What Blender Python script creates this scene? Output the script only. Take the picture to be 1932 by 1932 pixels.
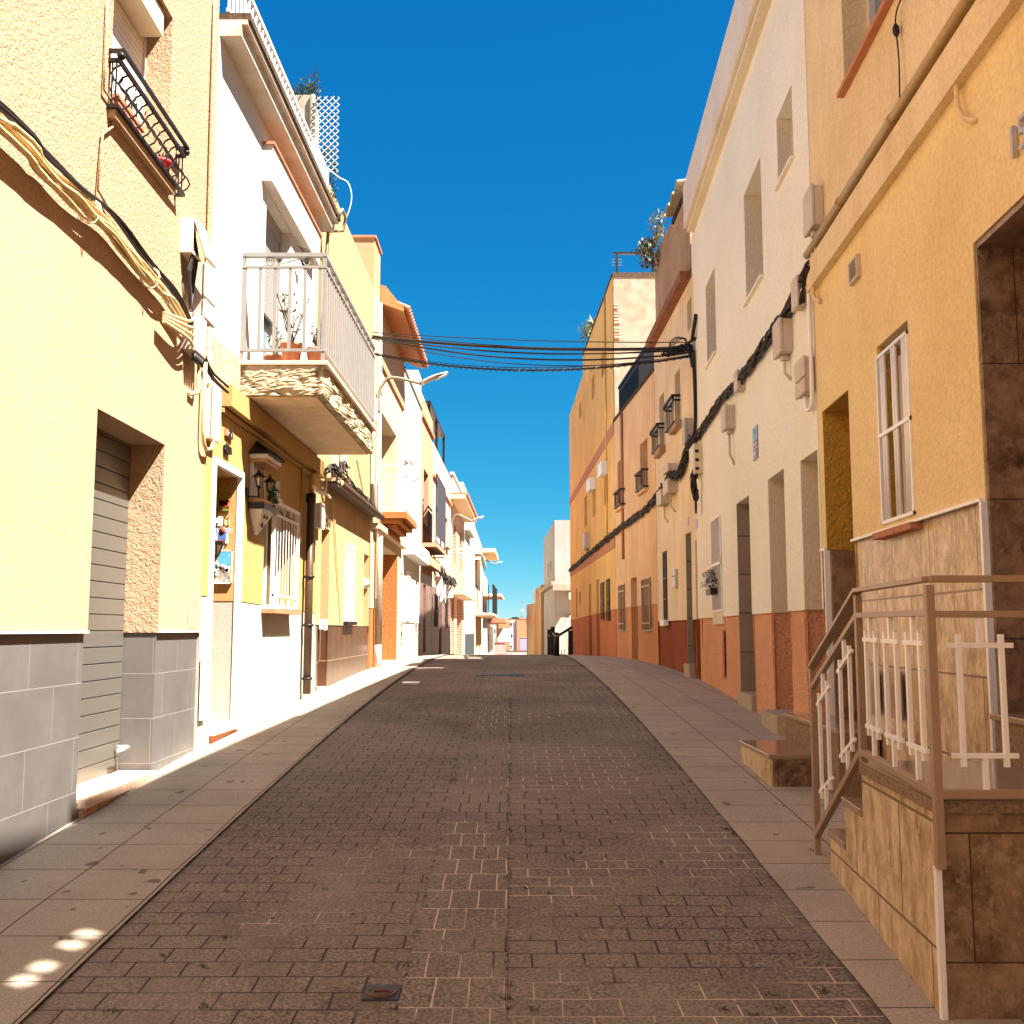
import bpy, bmesh, math, random
from mathutils import Vector, noise
R = math.radians
random.seed(7)
for o in list(bpy.data.objects): bpy.data.objects.remove(o)
SC = bpy.context.scene
COL = SC.collection

# ------------------------------------------------------------------ camera, world, sun, exposure
EYE = 1.5
FOC = 1990.0 / 1932.0
PITCH = math.atan(222 / 1990)
cam = bpy.data.cameras.new('camera'); cam.sensor_width = 36; cam.lens = 36 * FOC
cam.clip_start = 0.05; cam.clip_end = 3000
co = bpy.data.objects.new('camera', cam); COL.objects.link(co)
co.location = (0, 0, EYE); co.rotation_euler = (math.pi / 2 + PITCH, 0, 0)
SC.camera = co
SUN = Vector((-.486, .29, -.823)).normalized()          # direction the light travels
w = bpy.data.worlds.new('World'); SC.world = w; w.use_nodes = True
nt = w.node_tree; nt.nodes.clear()
sky = nt.nodes.new('ShaderNodeTexSky'); sky.sky_type = 'NISHITA'; sky.sun_disc = False
sky.sun_elevation = math.asin(-SUN.z)
sky.sun_rotation = math.atan2(-SUN.x, -SUN.y)
sky.altitude = 50; sky.air_density = .5; sky.dust_density = 0.; sky.ozone_density = 1.
# polarised deep blue look of the sky: a separate response for each channel
sep = nt.nodes.new('ShaderNodeSeparateColor'); comb = nt.nodes.new('ShaderNodeCombineColor')
for ch, (k_, g_) in enumerate(((.0135, 1.95), (.186, .74), (.412, .38))):
    pw = nt.nodes.new('ShaderNodeMath'); pw.operation = 'POWER'; pw.inputs[1].default_value = g_
    ml = nt.nodes.new('ShaderNodeMath'); ml.operation = 'MULTIPLY'; ml.inputs[1].default_value = k_ / 1.10
    nt.links.new(sep.outputs[ch], pw.inputs[0]); nt.links.new(pw.outputs[0], ml.inputs[0]); nt.links.new(ml.outputs[0], comb.inputs[ch])
bg = nt.nodes.new('ShaderNodeBackground'); bg.inputs['Strength'].default_value = 0.15
wo = nt.nodes.new('ShaderNodeOutputWorld')
nt.links.new(sky.outputs[0], sep.inputs[0]); nt.links.new(comb.outputs[0], bg.inputs['Color']); nt.links.new(bg.outputs[0], wo.inputs['Surface'])
sl = bpy.data.lights.new('sun', 'SUN'); sl.energy = 3.15; sl.angle = R(0.53); sl.color = (1.0, .945, .86)
so = bpy.data.objects.new('sun', sl); COL.objects.link(so); so.rotation_euler = SUN.to_track_quat('-Z', 'Y').to_euler(); so.location = (0, 0, 30)
SC.view_settings.view_transform = 'Standard'; SC.view_settings.look = 'None'
SC.view_settings.exposure = 2.95; SC.view_settings.gamma = 1.0

# ------------------------------------------------------------------ surveying: where a measured point of the street lies
CROP = dict(A=(0, 0, 750), B=(500, 0, 750), C=(0, 750, 750), I4=(500, 700, 750), E=(0, 1400, 750), F=(550, 1250, 600),
            G=(1050, 1050, 500), H=(1050, 1500, 500), I=(1550, 500, 550), J=(1550, 1000, 550), K=(1550, 1500, 550),
            L=(2000, 0, 600), M=(2000, 700, 600), N=(2000, 1250, 600), O=(2373, 0, 650), P=(2373, 600, 650), Q=(2373, 1200, 650),
            RR=(2123, 1650, 900), S=(2123, 2123, 900), T=(0, 2000, 1000), U=(600, 1240, 260), V=(620, 1400, 280),
            W=(500, 620, 250), X=(500, 850, 250), Y=(1380, 1700, 300), Z=(900, 1300, 300), a=(1200, 1450, 280), b=(1680, 1150, 280),
            D=(0, 0, 1932))
def px(c, x, y):
    ox, oy, s = CROP[c]; k = s / 1932; f = 1932 / 3023
    return ((ox + x * k) * f, (oy + y * k) * f)
def ray(c, x, y):
    u, v = px(c, x, y); a = (u - 966) / 1990; b = (966 - v) / 1990
    cp, sp = math.cos(PITCH), math.sin(PITCH)
    return Vector((a, cp - b * sp, sp + b * cp))
def on_y(c, x, y, Y):
    r = ray(c, x, y); t = Y / r.y; return Vector((r.x * t, Y, EYE + r.z * t))
class Fac:
    """house front: plane through (x0,y0) running up the street; sg=+1 when the street lies towards +X"""
    def __init__(s, x0, y0, a, sg): s.x0, s.y0, s.a, s.sg = x0, y0, a, sg
    def X(s, y, o=0): return s.x0 + s.a * (y - s.y0) + s.sg * o
    def P(s, y, z, o=0): return Vector((s.X(y, o), y, z))
    def at(s, c, x, y, o=0):
        r = ray(c, x, y); t = (s.x0 - s.a * s.y0 + s.sg * o) / (r.x - s.a * r.y)
        return (t * r.y, EYE + t * r.z)
def gz(Y):
    Y0, s, k, Y1 = 2.5, .077, .00402, 39.0
    z = s * Y
    if Y > Y0:
        u = min(Y, Y1) - Y0; z -= k / 2 * u * u
    if Y > Y1: z = (s * Y1 - k / 2 * (Y1 - Y0) ** 2) - .0697 * (min(Y, 150) - Y1)
    return z
def gside(X, Y):
    z = gz(Y); t = min(max((Y - 8) / 6, 0), 1)
    if X < -1.54: z -= t * .055 * min(1, (-1.54 - X) / .8)
    if X > 1.18: z -= t * .055 * min(1, (X - 1.18) / 1.2)
    return z

# ------------------------------------------------------------------ materials
def lin(c):
    if isinstance(c, str):
        c = [int(c[i:i + 2], 16) / 255 for i in (0, 2, 4)]
        c = [v / 12.92 if v <= .04045 else ((v + .055) / 1.055) ** 2.4 for v in c]
    return (c[0], c[1], c[2], 1)
class Mat:
    def __init__(s, name, rough=.8, metal=0, spec=.3):
        s.m = bpy.data.materials.new(name); s.m.use_nodes = True; s.t = s.m.node_tree
        s.b = s.t.nodes['Principled BSDF']; s.b.inputs['Roughness'].default_value = rough
        s.b.inputs['Metallic'].default_value = metal; s.b.inputs['Specular IOR Level'].default_value = spec
        s.tc = s.t.nodes.new('ShaderNodeTexCoord')
    def n(s, t, **k):
        n = s.t.nodes.new('ShaderNode' + t)
        for a, v in k.items():
            if a in n.inputs: n.inputs[a].default_value = v
            else: setattr(n, a, v)
        return n
    def l(s, a, b): s.t.links.new(a, b)
    def map(s, src='Object', scale=(1, 1, 1), loc=(0, 0, 0)):
        m = s.n('Mapping'); m.inputs['Scale'].default_value = scale; m.inputs['Location'].default_value = loc
        s.l(s.tc.outputs[src], m.inputs[0]); return m.outputs[0]
    def noise(s, scale=5, detail=4, rough=.55, vec=None, dist=0):
        n = s.n('TexNoise'); n.inputs['Scale'].default_value = scale; n.inputs['Detail'].default_value = detail
        n.inputs['Roughness'].default_value = rough; n.inputs['Distortion'].default_value = dist
        s.l(vec if vec is not None else s.tc.outputs['Object'], n.inputs['Vector']); return n.outputs['Fac']
    def ramp(s, fac, stops):
        r = s.n('ValToRGB'); e = r.color_ramp.elements
        while len(e) < len(stops): e.new(.5)
        for i, (p, c) in enumerate(stops):
            e[i].position = p; e[i].color = (c, c, c, 1) if isinstance(c, (int, float)) else lin(c)
        s.l(fac, r.inputs[0]); return r.outputs[0]
    def mix(s, f, a, b, mode='MIX'):
        m = s.n('Mix', data_type='RGBA', blend_type=mode)
        for i, v in ((0, f), (6, a), (7, b)):
            if isinstance(v, (int, float)): m.inputs[i].default_value = v
            elif isinstance(v, (tuple, list, str)): m.inputs[i].default_value = lin(v)
            else: s.l(v, m.inputs[i])
        return m.outputs[2]
    def math(s, op, a, b=0, c=0):
        m = s.n('Math', operation=op)
        for i, v in enumerate((a, b, c)):
            if isinstance(v, (int, float)): m.inputs[i].default_value = v
            else: s.l(v, m.inputs[i])
        return m.outputs[0]
    def col(s, c):
        if isinstance(c, (tuple, list, str)): s.b.inputs['Base Color'].default_value = lin(c)
        else: s.l(c, s.b.inputs['Base Color'])
    def bump(s, h, dist=.01, strength=1):
        b = s.n('Bump'); b.inputs['Distance'].default_value = dist; b.inputs['Strength'].default_value = strength
        s.l(h, b.inputs['Height']); s.l(b.outputs[0], s.b.inputs['Normal'])

def stucco(name, c, dark=None, stain=.35, grain=70, bump=.004, streak=.25, coarse=0, rough=.93):
    m = Mat(name, rough, spec=.15)
    c = lin(c)[:3]; dk = lin(dark)[:3] if dark else tuple(v * .72 for v in c)
    big = m.ramp(m.noise(.9, 5, .6), [(.35, 0.), (.75, 1.)])
    base = m.mix(m.math('MULTIPLY', big, stain), c, dk)
    st = m.ramp(m.noise(1, 4, .6, m.map('Object', (3.2, 3.2, .5))), [(.46, 0.), (.85, 1.)])
    base = m.mix(m.math('MULTIPLY', st, streak), base, dk)
    sp = m.ramp(m.noise(38, 3, .6), [(.25, .86), (.6, 1.04)])
    base = m.mix(1., base, sp, 'MULTIPLY')
    wear = m.ramp(m.noise(7, 6, .7), [(.66, 0.), (.74, 1.)])
    base = m.mix(m.math('MULTIPLY', wear, stain * .45), base, dk)
    m.col(base)
    h = m.noise(grain, 4, .6)
    if coarse:
        h2 = m.ramp(m.noise(coarse, 3, .55, None, .8), [(.38, 0.), (.62, 1.)])
        h = m.math('ADD', m.math('MULTIPLY', h, .35), h2)
    m.bump(h, bump, .8)
    return m.m
def tile(name, c1, c2, joint, wd, hg, off=.5, jw=.004, veins=None, rough=.45, loc=(0, 0, 0), vscale=3.5, bump=.002, spec=.35, stretch=1):
    m = Mat(name, rough, spec=spec)
    v = m.map('UV', (1, 1, 1), loc)
    br = m.n('TexBrick', offset=off, offset_frequency=2, squash=1.0)
    br.inputs['Scale'].default_value = 1; br.inputs['Brick Width'].default_value = wd; br.inputs['Row Height'].default_value = hg
    br.inputs['Mortar Size'].default_value = jw; br.inputs['Mortar Smooth'].default_value = .2
    br.inputs['Color1'].default_value = (.35, .35, .35, 1); br.inputs['Color2'].default_value = (.65, .65, .65, 1); br.inputs['Mortar'].default_value = (.5, .5, .5, 1)
    m.l(v, br.inputs['Vector'])
    ob = m.map('Object', (1, 1, stretch))
    n1 = m.noise(vscale, 9, .72, ob, .15)
    f = m.math('ADD', n1, m.math('MULTIPLY', m.math('SUBTRACT', br.outputs['Color'], .5), .35))
    base = m.mix(m.ramp(f, [(.36, 0.), (.66, 1.)]), c1, c2)
    if veins:
        vn = m.ramp(m.noise(vscale * 3, 8, .78, ob, .2), [(.5, 0.), (.64, 1.)])
        base = m.mix(m.math('MULTIPLY', vn, .75), base, veins)
    base = m.mix(br.outputs['Fac'], base, joint)
    m.col(base)
    m.bump(m.math('SUBTRACT', m.math('MULTIPLY', m.noise(60, 3), .15), br.outputs['Fac']), bump)
    return m.m
def paint(name, c, rough=.5, metal=0, var=.12, sc=12, spec=.4, bump=0):
    m = Mat(name, rough, metal, spec); c = lin(c)[:3]
    m.col(m.mix(m.math('MULTIPLY', m.ramp(m.noise(sc, 5, .65), [(.35, 0.), (.7, 1.)]), 1.), c, tuple(v * (1 - var) for v in c)))
    if bump: m.bump(m.noise(sc * 4, 4), bump)
    return m.m
def concrete(name, c, c2, sc=6, bump=.02, holes=0):
    m = Mat(name, .95, spec=.1)
    n = m.noise(sc, 8, .7, None, .4)
    b = m.mix(m.ramp(n, [(.35, 0.), (.68, 1.)]), c, c2)
    if holes:
        v = m.n('TexVoronoi', feature='DISTANCE_TO_EDGE'); v.inputs['Scale'].default_value = holes
        dv = m.mix(.06, m.tc.outputs['Object'], m.n('TexNoise').outputs['Color']); m.l(dv, v.inputs['Vector'])
        e = m.ramp(v.outputs['Distance'], [(.0, 1.), (.09, 0.)]); b = m.mix(m.math('MULTIPLY', e, .5), b, (.03, .02, .012))
        n = m.math('SUBTRACT', n, m.math('MULTIPLY', e, .8))
    m.col(b); m.bump(n, bump); return m.m
def pavers(name, wd, hg, off, light=.0, rot=False, loc=(0, 0, 0)):
    m = Mat(name, .88, spec=.2)
    v = m.map('UV', (1, 1, 1), loc)
    wn = m.n('TexNoise'); wn.inputs['Scale'].default_value = 2.2; m.l(v, wn.inputs['Vector'])
    v = m.mix(.018, v, wn.outputs['Color'], 'ADD')
    br = m.n('TexBrick', offset=off, offset_frequency=2, squash=1.0)
    for k, x in (('Scale', 1), ('Brick Width', wd), ('Row Height', hg), ('Mortar Size', .0042), ('Mortar Smooth', .35), ('Bias', 0)): br.inputs[k].default_value = x
    br.inputs['Color1'].default_value = (0, 0, 0, 1); br.inputs['Color2'].default_value = (1, 1, 1, 1); br.inputs['Mortar'].default_value = (.5, .5, .5, 1)
    m.l(v, br.inputs['Vector'])
    g = m.noise(75, 5, .75)
    base = m.mix(m.ramp(g, [(.42, 0.), (.58, 1.)]), (.062, .048, .037), (.335, .27, .205))
    base = m.mix(m.math('MULTIPLY', br.outputs['Color'], .42), base, (.15, .12, .095))
    big = m.ramp(m.noise(.75, 6, .65), [(.38, 0.), (.68, 1.)])
    base = m.mix(m.math('MULTIPLY', big, .55), base, (.34, .285, .215))
    dk = m.ramp(m.noise(1.7, 5, .7, m.map('Object', (1, .6, 1), (4, 2, 0))), [(.55, 0.), (.72, 1.)])
    base = m.mix(m.math('MULTIPLY', dk, .35), base, (.07, .054, .042))
    # joint filling: sandy and pale in patches, dark elsewhere, moss in a few places
    jn = m.ramp(m.noise(1.1, 3, .5, m.map('Object', (1, 1, 1), (3.3, 1.7, 0))), [(.50 - light, 0.), (.62 - light, 1.)])
    jc = m.mix(jn, (.065, .05, .038), (.60, .50, .37))
    mo = m.ramp(m.noise(5, 4, .6), [(.64, 0.), (.7, 1.)]); jc = m.mix(mo, jc, (.10, .095, .03))
    base = m.mix(br.outputs['Fac'], base, jc)
    m.col(base)
    hh = m.math('ADD', m.math('MULTIPLY', g, .28), m.math('MULTIPLY', br.outputs['Color'], .35))
    m.bump(m.math('SUBTRACT', hh, br.outputs['Fac']), .005)
    return m.m
def slabs(name, wd, hg, loc, warm=0.):
    m = Mat(name, .85, spec=.25)
    v = m.map('UV', (1, 1, 1), loc)
    wn = m.n('TexNoise'); wn.inputs['Scale'].default_value = 1.5; m.l(v, wn.inputs['Vector'])
    v = m.mix(.02, v, wn.outputs['Color'], 'ADD')
    br = m.n('TexBrick', offset=0., offset_frequency=2, squash=1.0)
    for k, x in (('Scale', 1), ('Brick Width', wd), ('Row Height', hg), ('Mortar Size', .0035), ('Mortar Smooth', .3), ('Bias', 0)): br.inputs[k].default_value = x
    br.inputs['Color1'].default_value = (0, 0, 0, 1); br.inputs['Color2'].default_value = (1, 1, 1, 1)
    m.l(v, br.inputs['Vector'])
    g = m.noise(130, 5, .75)
    base = m.mix(m.ramp(g, [(.38, 0.), (.62, 1.)]), (.30, .255, .19), (.58, .50, .385))
    base = m.mix(m.math('MULTIPLY', br.outputs['Color'], .45), base, (.46, .37, .26))
    big = m.ramp(m.noise(1.4, 6, .65), [(.4, 0.), (.7, 1.)]); base = m.mix(m.math('MULTIPLY', big, .45), base, (.25, .21, .155))
    sp = m.ramp(m.noise(9, 2, .4), [(.705, 0.), (.72, 1.)]); base = m.mix(m.math('MULTIPLY', sp, .7), base, (.08, .055, .045))
    base = m.mix(br.outputs['Fac'], base, (.06, .042, .03))
    m.col(base); m.bump(m.math('SUBTRACT', m.math('MULTIPLY', g, .12), br.outputs['Fac']), .005); return m.m
def glass(name, c=(.03, .035, .04)):
    m = Mat(name, .08, spec=.6); m.col(m.mix(m.noise(1.5, 2), c, tuple(v * 1.8 for v in c))); return m.m

M = {}
M['l1'] = stucco('rough yellow render', (.45, .295, .182), (.30, .20, .11), .3, 60, .006, .2, coarse=38)
M['l1low'] = stucco('smooth yellow render', (.45, .30, .19), (.34, .22, .12), .45, 30, .004, .3)
M['reveal'] = stucco('peach swirled render', (.34, .225, .14), (.6, .36, .14), .3, 30, .012, .1, coarse=18)
M['white'] = stucco('white limewash', (.52, .49, .45), (.62, .54, .42), .25, 50, .003, .15)
M['l2low'] = stucco('ochre yellow paint', (.40, .245, .095), (.62, .38, .10), .2, 60, .003, .15)
M['greypaint'] = stucco('grey dado paint', (.38, .345, .29), (.45, .40, .31), .4, 50, .003, .3)
M['l3'] = stucco('faded apricot render', (.42, .275, .145), (.66, .40, .13), .45, 60, .004, .5)
M['l3up'] = stucco('apricot upper render', (.42, .27, .16), (.6, .33, .12), .5, 60, .004, .5)
M['l4'] = stucco('pale cream render', (.48, .375, .26), (.66, .46, .22), .3, 60, .004, .2)
M['orange'] = stucco('burnt orange dado', (.36, .13, .04), (.45, .15, .04), .4, 50, .006, .2, coarse=30)
M['pink'] = stucco('pale pink render', (.52, .36, .29), (.6, .33, .2), .4, 60, .004, .35)
M['salmonL'] = stucco('salmon pink render', (.44, .26, .175), (.5, .24, .12), .5, 60, .004, .5)
M['creamL'] = stucco('ivory render', (.56, .51, .42), (.65, .52, .32), .3, 60, .003, .3)
M['rosetile'] = tile('rose brown wall tile', (.16, .088, .068), (.23, .135, .105), (.1, .06, .045), .6, .4, .5)
M['r1'] = stucco('warm yellow render', (.92, .71, .36), (.62, .34, .09), .35, 60, .004, .12, coarse=45)
M['r1up'] = stucco('peach upper render', (.93, .74, .44), (.60, .34, .12), .45, 60, .006, .35, coarse=40)
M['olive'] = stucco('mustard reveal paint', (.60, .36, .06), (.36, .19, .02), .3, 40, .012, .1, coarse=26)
M['r2'] = stucco('cream white render', (.92, .86, .72), (.66, .55, .36), .25, 60, .003, .08)
M['r2par'] = stucco('greyish parapet render', (.84, .74, .63), (.55, .43, .33), .4, 60, .003, .25)
M['r2rev'] = stucco('beige reveal paint', (.80, .69, .51), (.52, .40, .24), .3, 60, .003, .1)
M['salmon'] = stucco('salmon rough dado', (.84, .43, .24), (.60, .25, .11), .5, 50, .013, .1, coarse=30)
M['r3'] = stucco('stained cream render', (.90, .75, .52), (.62, .42, .22), .6, 60, .006, .4)
M['r3par'] = stucco('brown weathered parapet', (.50, .32, .20), (.26, .15, .08), .8, 40, .008, .6)
M['redrough'] = stucco('dark red rough dado', (.42, .12, .045), (.16, .035, .012), .6, 40, .02, .2, coarse=34)
M['r4'] = stucco('orange apricot render', (.88, .58, .33), (.60, .33, .15), .6, 60, .006, .4)
M['r4d'] = stucco('terracotta dado', (.74, .34, .15), (.42, .16, .055), .5, 50, .008, .2, coarse=40)
M['r5'] = stucco('amber render', (.90, .55, .19), (.62, .33, .09), .6, 60, .006, .45)
M['r5d'] = stucco('brick red dado', (.60, .21, .08), (.32, .1, .03), .4, 50, .004, .2)
M['band'] = stucco('brown painted band', (.56, .25, .14), None, .3, 50, .003, .1)
M['conc'] = concrete('weathered concrete render', (.40, .33, .25), (.24, .19, .135), 3, .01)
M['rubble'] = concrete('crumbled concrete edge', (.54, .43, .29), (.34, .26, .16), 7, .016, holes=3.2)
M['farwhite'] = stucco('dusty white far render', (.40, .365, .33), (.26, .22, .18), .5, 20, .004, .5)
M['shutter'] = paint('grey white shutter', (.24, .225, .205), .5)
M['rough'] = concrete('rough grey plaster', (.52, .42, .29), (.28, .20, .12), 14, .02)
M['soffit'] = concrete('plastered soffit', (.80, .62, .42), (.62, .45, .28), 4, .006)
M['moss'] = concrete('mossy coping', (.14, .09, .06), (.04, .03, .02), 16, .02)
M['marble'] = tile('tan stone cladding', (.74, .55, .31), (.30, .165, .05), (.22, .13, .06), .65, .40, .5, .006, (.86, .70, .50), .3, (.33, -2.084 + .8, 0), 10, stretch=.55)
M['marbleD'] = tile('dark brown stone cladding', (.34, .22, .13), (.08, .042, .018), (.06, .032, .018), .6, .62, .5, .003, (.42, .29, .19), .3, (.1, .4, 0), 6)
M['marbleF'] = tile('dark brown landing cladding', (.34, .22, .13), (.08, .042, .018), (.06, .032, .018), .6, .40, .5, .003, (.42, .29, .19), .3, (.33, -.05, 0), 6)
M['greytile'] = tile('grey wall tile', (.135, .121, .112), (.10, .09, .083), (.21, .185, .165), .6, .3, .5, .004, None, .42, (.35, -.0, 0), 2.)
M['browntile'] = tile('dark brown wall tile', (.085, .042, .022), (.06, .028, .014), (.25, .15, .09), .45, .55, .5, .006, None, .35)
M['dadotile'] = tile('taupe jamb tile', (.34, .28, .20), (.29, .235, .165), (.14, .10, .07), 2., .42, 0, .008, None, .4)
M['brick'] = tile('red face brick', (.40, .14, .07), (.28, .085, .04), (.75, .55, .40), .25, .07, .5, .012, None, .85)
M['tanbrick'] = tile('tan face brick', (.66, .44, .24), (.5, .3, .14), (.8, .68, .5), .25, .07, .5, .012, None, .85)
M['slats'] = Mat('grey aluminium slats', .38, .25, .5).m
M['stone'] = concrete('rubble stone dado', (.75, .68, .56), (.40, .32, .24), 11, .03, holes=7)
M['granite'] = tile('polished brown granite', (.38, .28, .18), (.27, .18, .11), (.2, .12, .07), 3., 3., 0, .0, (.42, .24, .15), .12, (0, 0, 0), 18, spec=.6)
M['granitedge'] = concrete('flamed granite edge', (.36, .25, .16), (.14, .09, .055), 60, .004)
M['lightgranite'] = concrete('pale granite', (.55, .45, .33), (.36, .27, .17), 45, .004)
M['sill'] = paint('worn pink marble', (.72, .52, .37), .5, var=.3, sc=5)
M['sillred'] = concrete('eroded red mortar', (.48, .20, .10), (.62, .46, .34), 9, .02)
M['black'] = paint('black iron', (.02, .014, .012), .45, .3)
M['whitemetal'] = paint('white enamel metal', (.74, .70, .64), .35, var=.08)
M['greymetal'] = paint('silver grey enamel', (.56, .53, .50), .35, .2, var=.1)
M['brownmetal'] = paint('brown pink enamel', (.38, .25, .165), .35, var=.12)
M['whitebar'] = paint('off white gloss paint', (.95, .92, .88), .3, var=.06)
M['plaster'] = paint('aged beige plastic', (.66, .55, .43), .55, var=.22, sc=9)
M['greyplastic'] = paint('grey polyester box', (.50, .44, .38), .6, var=.25, sc=14)
M['cream'] = paint('cream plastic', (.78, .66, .45), .5, var=.08)
M['ycable'] = paint('cable painted yellow', (.70, .50, .24), .6, var=.35, sc=20)
M['bcable'] = paint('black cable', (.018, .012, .01), .5, var=.3, sc=20)
M['gcable'] = paint('dusty cable', (.045, .03, .022), .7, var=.5, sc=20)
M['pipe'] = paint('olive painted conduit', (.50, .33, .14), .5, var=.2)
M['zinc'] = paint('dull zinc pipe', (.30, .25, .19), .45, .3, var=.35, sc=6)
M['darkpipe'] = paint('dark bronze pipe', (.10, .06, .035), .4, .3, var=.3)
M['gutter'] = paint('rusty dark gutter', (.11, .065, .035), .7, var=.5, sc=7)
M['terra'] = paint('terracotta', (.52, .20, .10), .8, var=.25)
M['cornice'] = paint('stained brown brick cornice', (.34, .12, .05), .8, var=.5, sc=5)
M['whitesoffit'] = concrete('stained white cornice', (.60, .55, .48), (.46, .34, .23), 2.2, .004)
M['woodsoff'] = paint('orange stained soffit', (.50, .19, .06), .7, var=.2, sc=5)
M['redpot'] = paint('red and white plastic pot', (.65, .05, .06), .4)
M['wood'] = paint('varnished wood', (.28, .12, .05), .4, var=.3)
M['leaf'] = paint('green leaf', (.07, .10, .035), .6, var=.4, sc=30)
M['leaf2'] = paint('grey green leaf', (.16, .15, .09), .6, var=.4, sc=30)
M['leafg'] = paint('fresh ivy leaf', (.03, .16, .06), .5, var=.3, sc=30)
M['yucca'] = paint('yucca leaf', (.26, .28, .12), .6, var=.4, sc=30)
M['cypress'] = paint('cypress foliage', (.03, .045, .025), .9, var=.5, sc=3)
M['moss2'] = paint('joint weed', (.10, .12, .02), .8, var=.5, sc=30)
M['glass'] = glass('dark window glass')
M['glassb'] = glass('window glass with painted sky sheen', (.10, .13, .16))  # lighter blue base colour stands in for reflected sky
M['lampglass'] = paint('frosted lantern glass', (.75, .62, .42), .3)
M['lampdif'] = paint('street lamp cover', (.62, .60, .58), .25)
M['tilepaint'] = paint('glazed white tile', (.80, .76, .68), .2)
M['ink'] = paint('black glaze', (.02, .015, .02), .3)
M['goldtrim'] = paint('ochre glazed trim', (.55, .27, .07), .3)
M['blueblack'] = paint('navy glaze', (.02, .015, .025), .3)
M['green2'] = paint('olive tile glaze', (.28, .27, .06), .3, var=.6, sc=25)
M['red2'] = paint('red tile glaze', (.6, .1, .06), .3, var=.6, sc=25)
M['sky2'] = paint('sky blue tile glaze', (.12, .42, .66), .3, var=.5, sc=12)
M['village'] = paint('whitewashed village glaze', (.62, .55, .46), .3, var=.85, sc=38)
M['posterblue'] = paint('blue print', (.08, .16, .42), .4, var=.3)
M['signblue'] = paint('light blue print', (.30, .48, .62), .4, var=.15)
M['signpurple'] = paint('plum print', (.22, .10, .14), .4, var=.2)
M['signwhite'] = paint('pale lilac print', (.52, .50, .60), .4)
M['iron'] = paint('rusty cast iron', (.16, .075, .04), .5, .5, var=.5, sc=18)
M['ironf'] = paint('cast iron frame', (.085, .085, .085), .5, .5, var=.3)
M['darkmesh'] = paint('black woven screen', (.03, .03, .045), .9)
M['awning'] = paint('dark green awning cloth', (.05, .07, .05), .9)
M['lilac'] = stucco('lilac render', (.30, .28, .42), None, .3)
M['pinkwall'] = stucco('rose pink render', (.75, .30, .26), None, .3)
M['farred'] = stucco('brick red far facade', (.52, .22, .12), (.40, .15, .08), .5, 20, .002, .1)
M['gate'] = paint('dark green steel gate', (.05, .06, .06), .6)
# ridged aluminium gets its own small variation
_m = Mat('brushed grey beige slats', .33, .15, .5)
_m.col(_m.mix(_m.noise(3, 4, .6, _m.map('Object', (1, 1, 6))), (.135, .122, .10), (.112, .105, .09))); M['slats'] = _m.m

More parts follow.
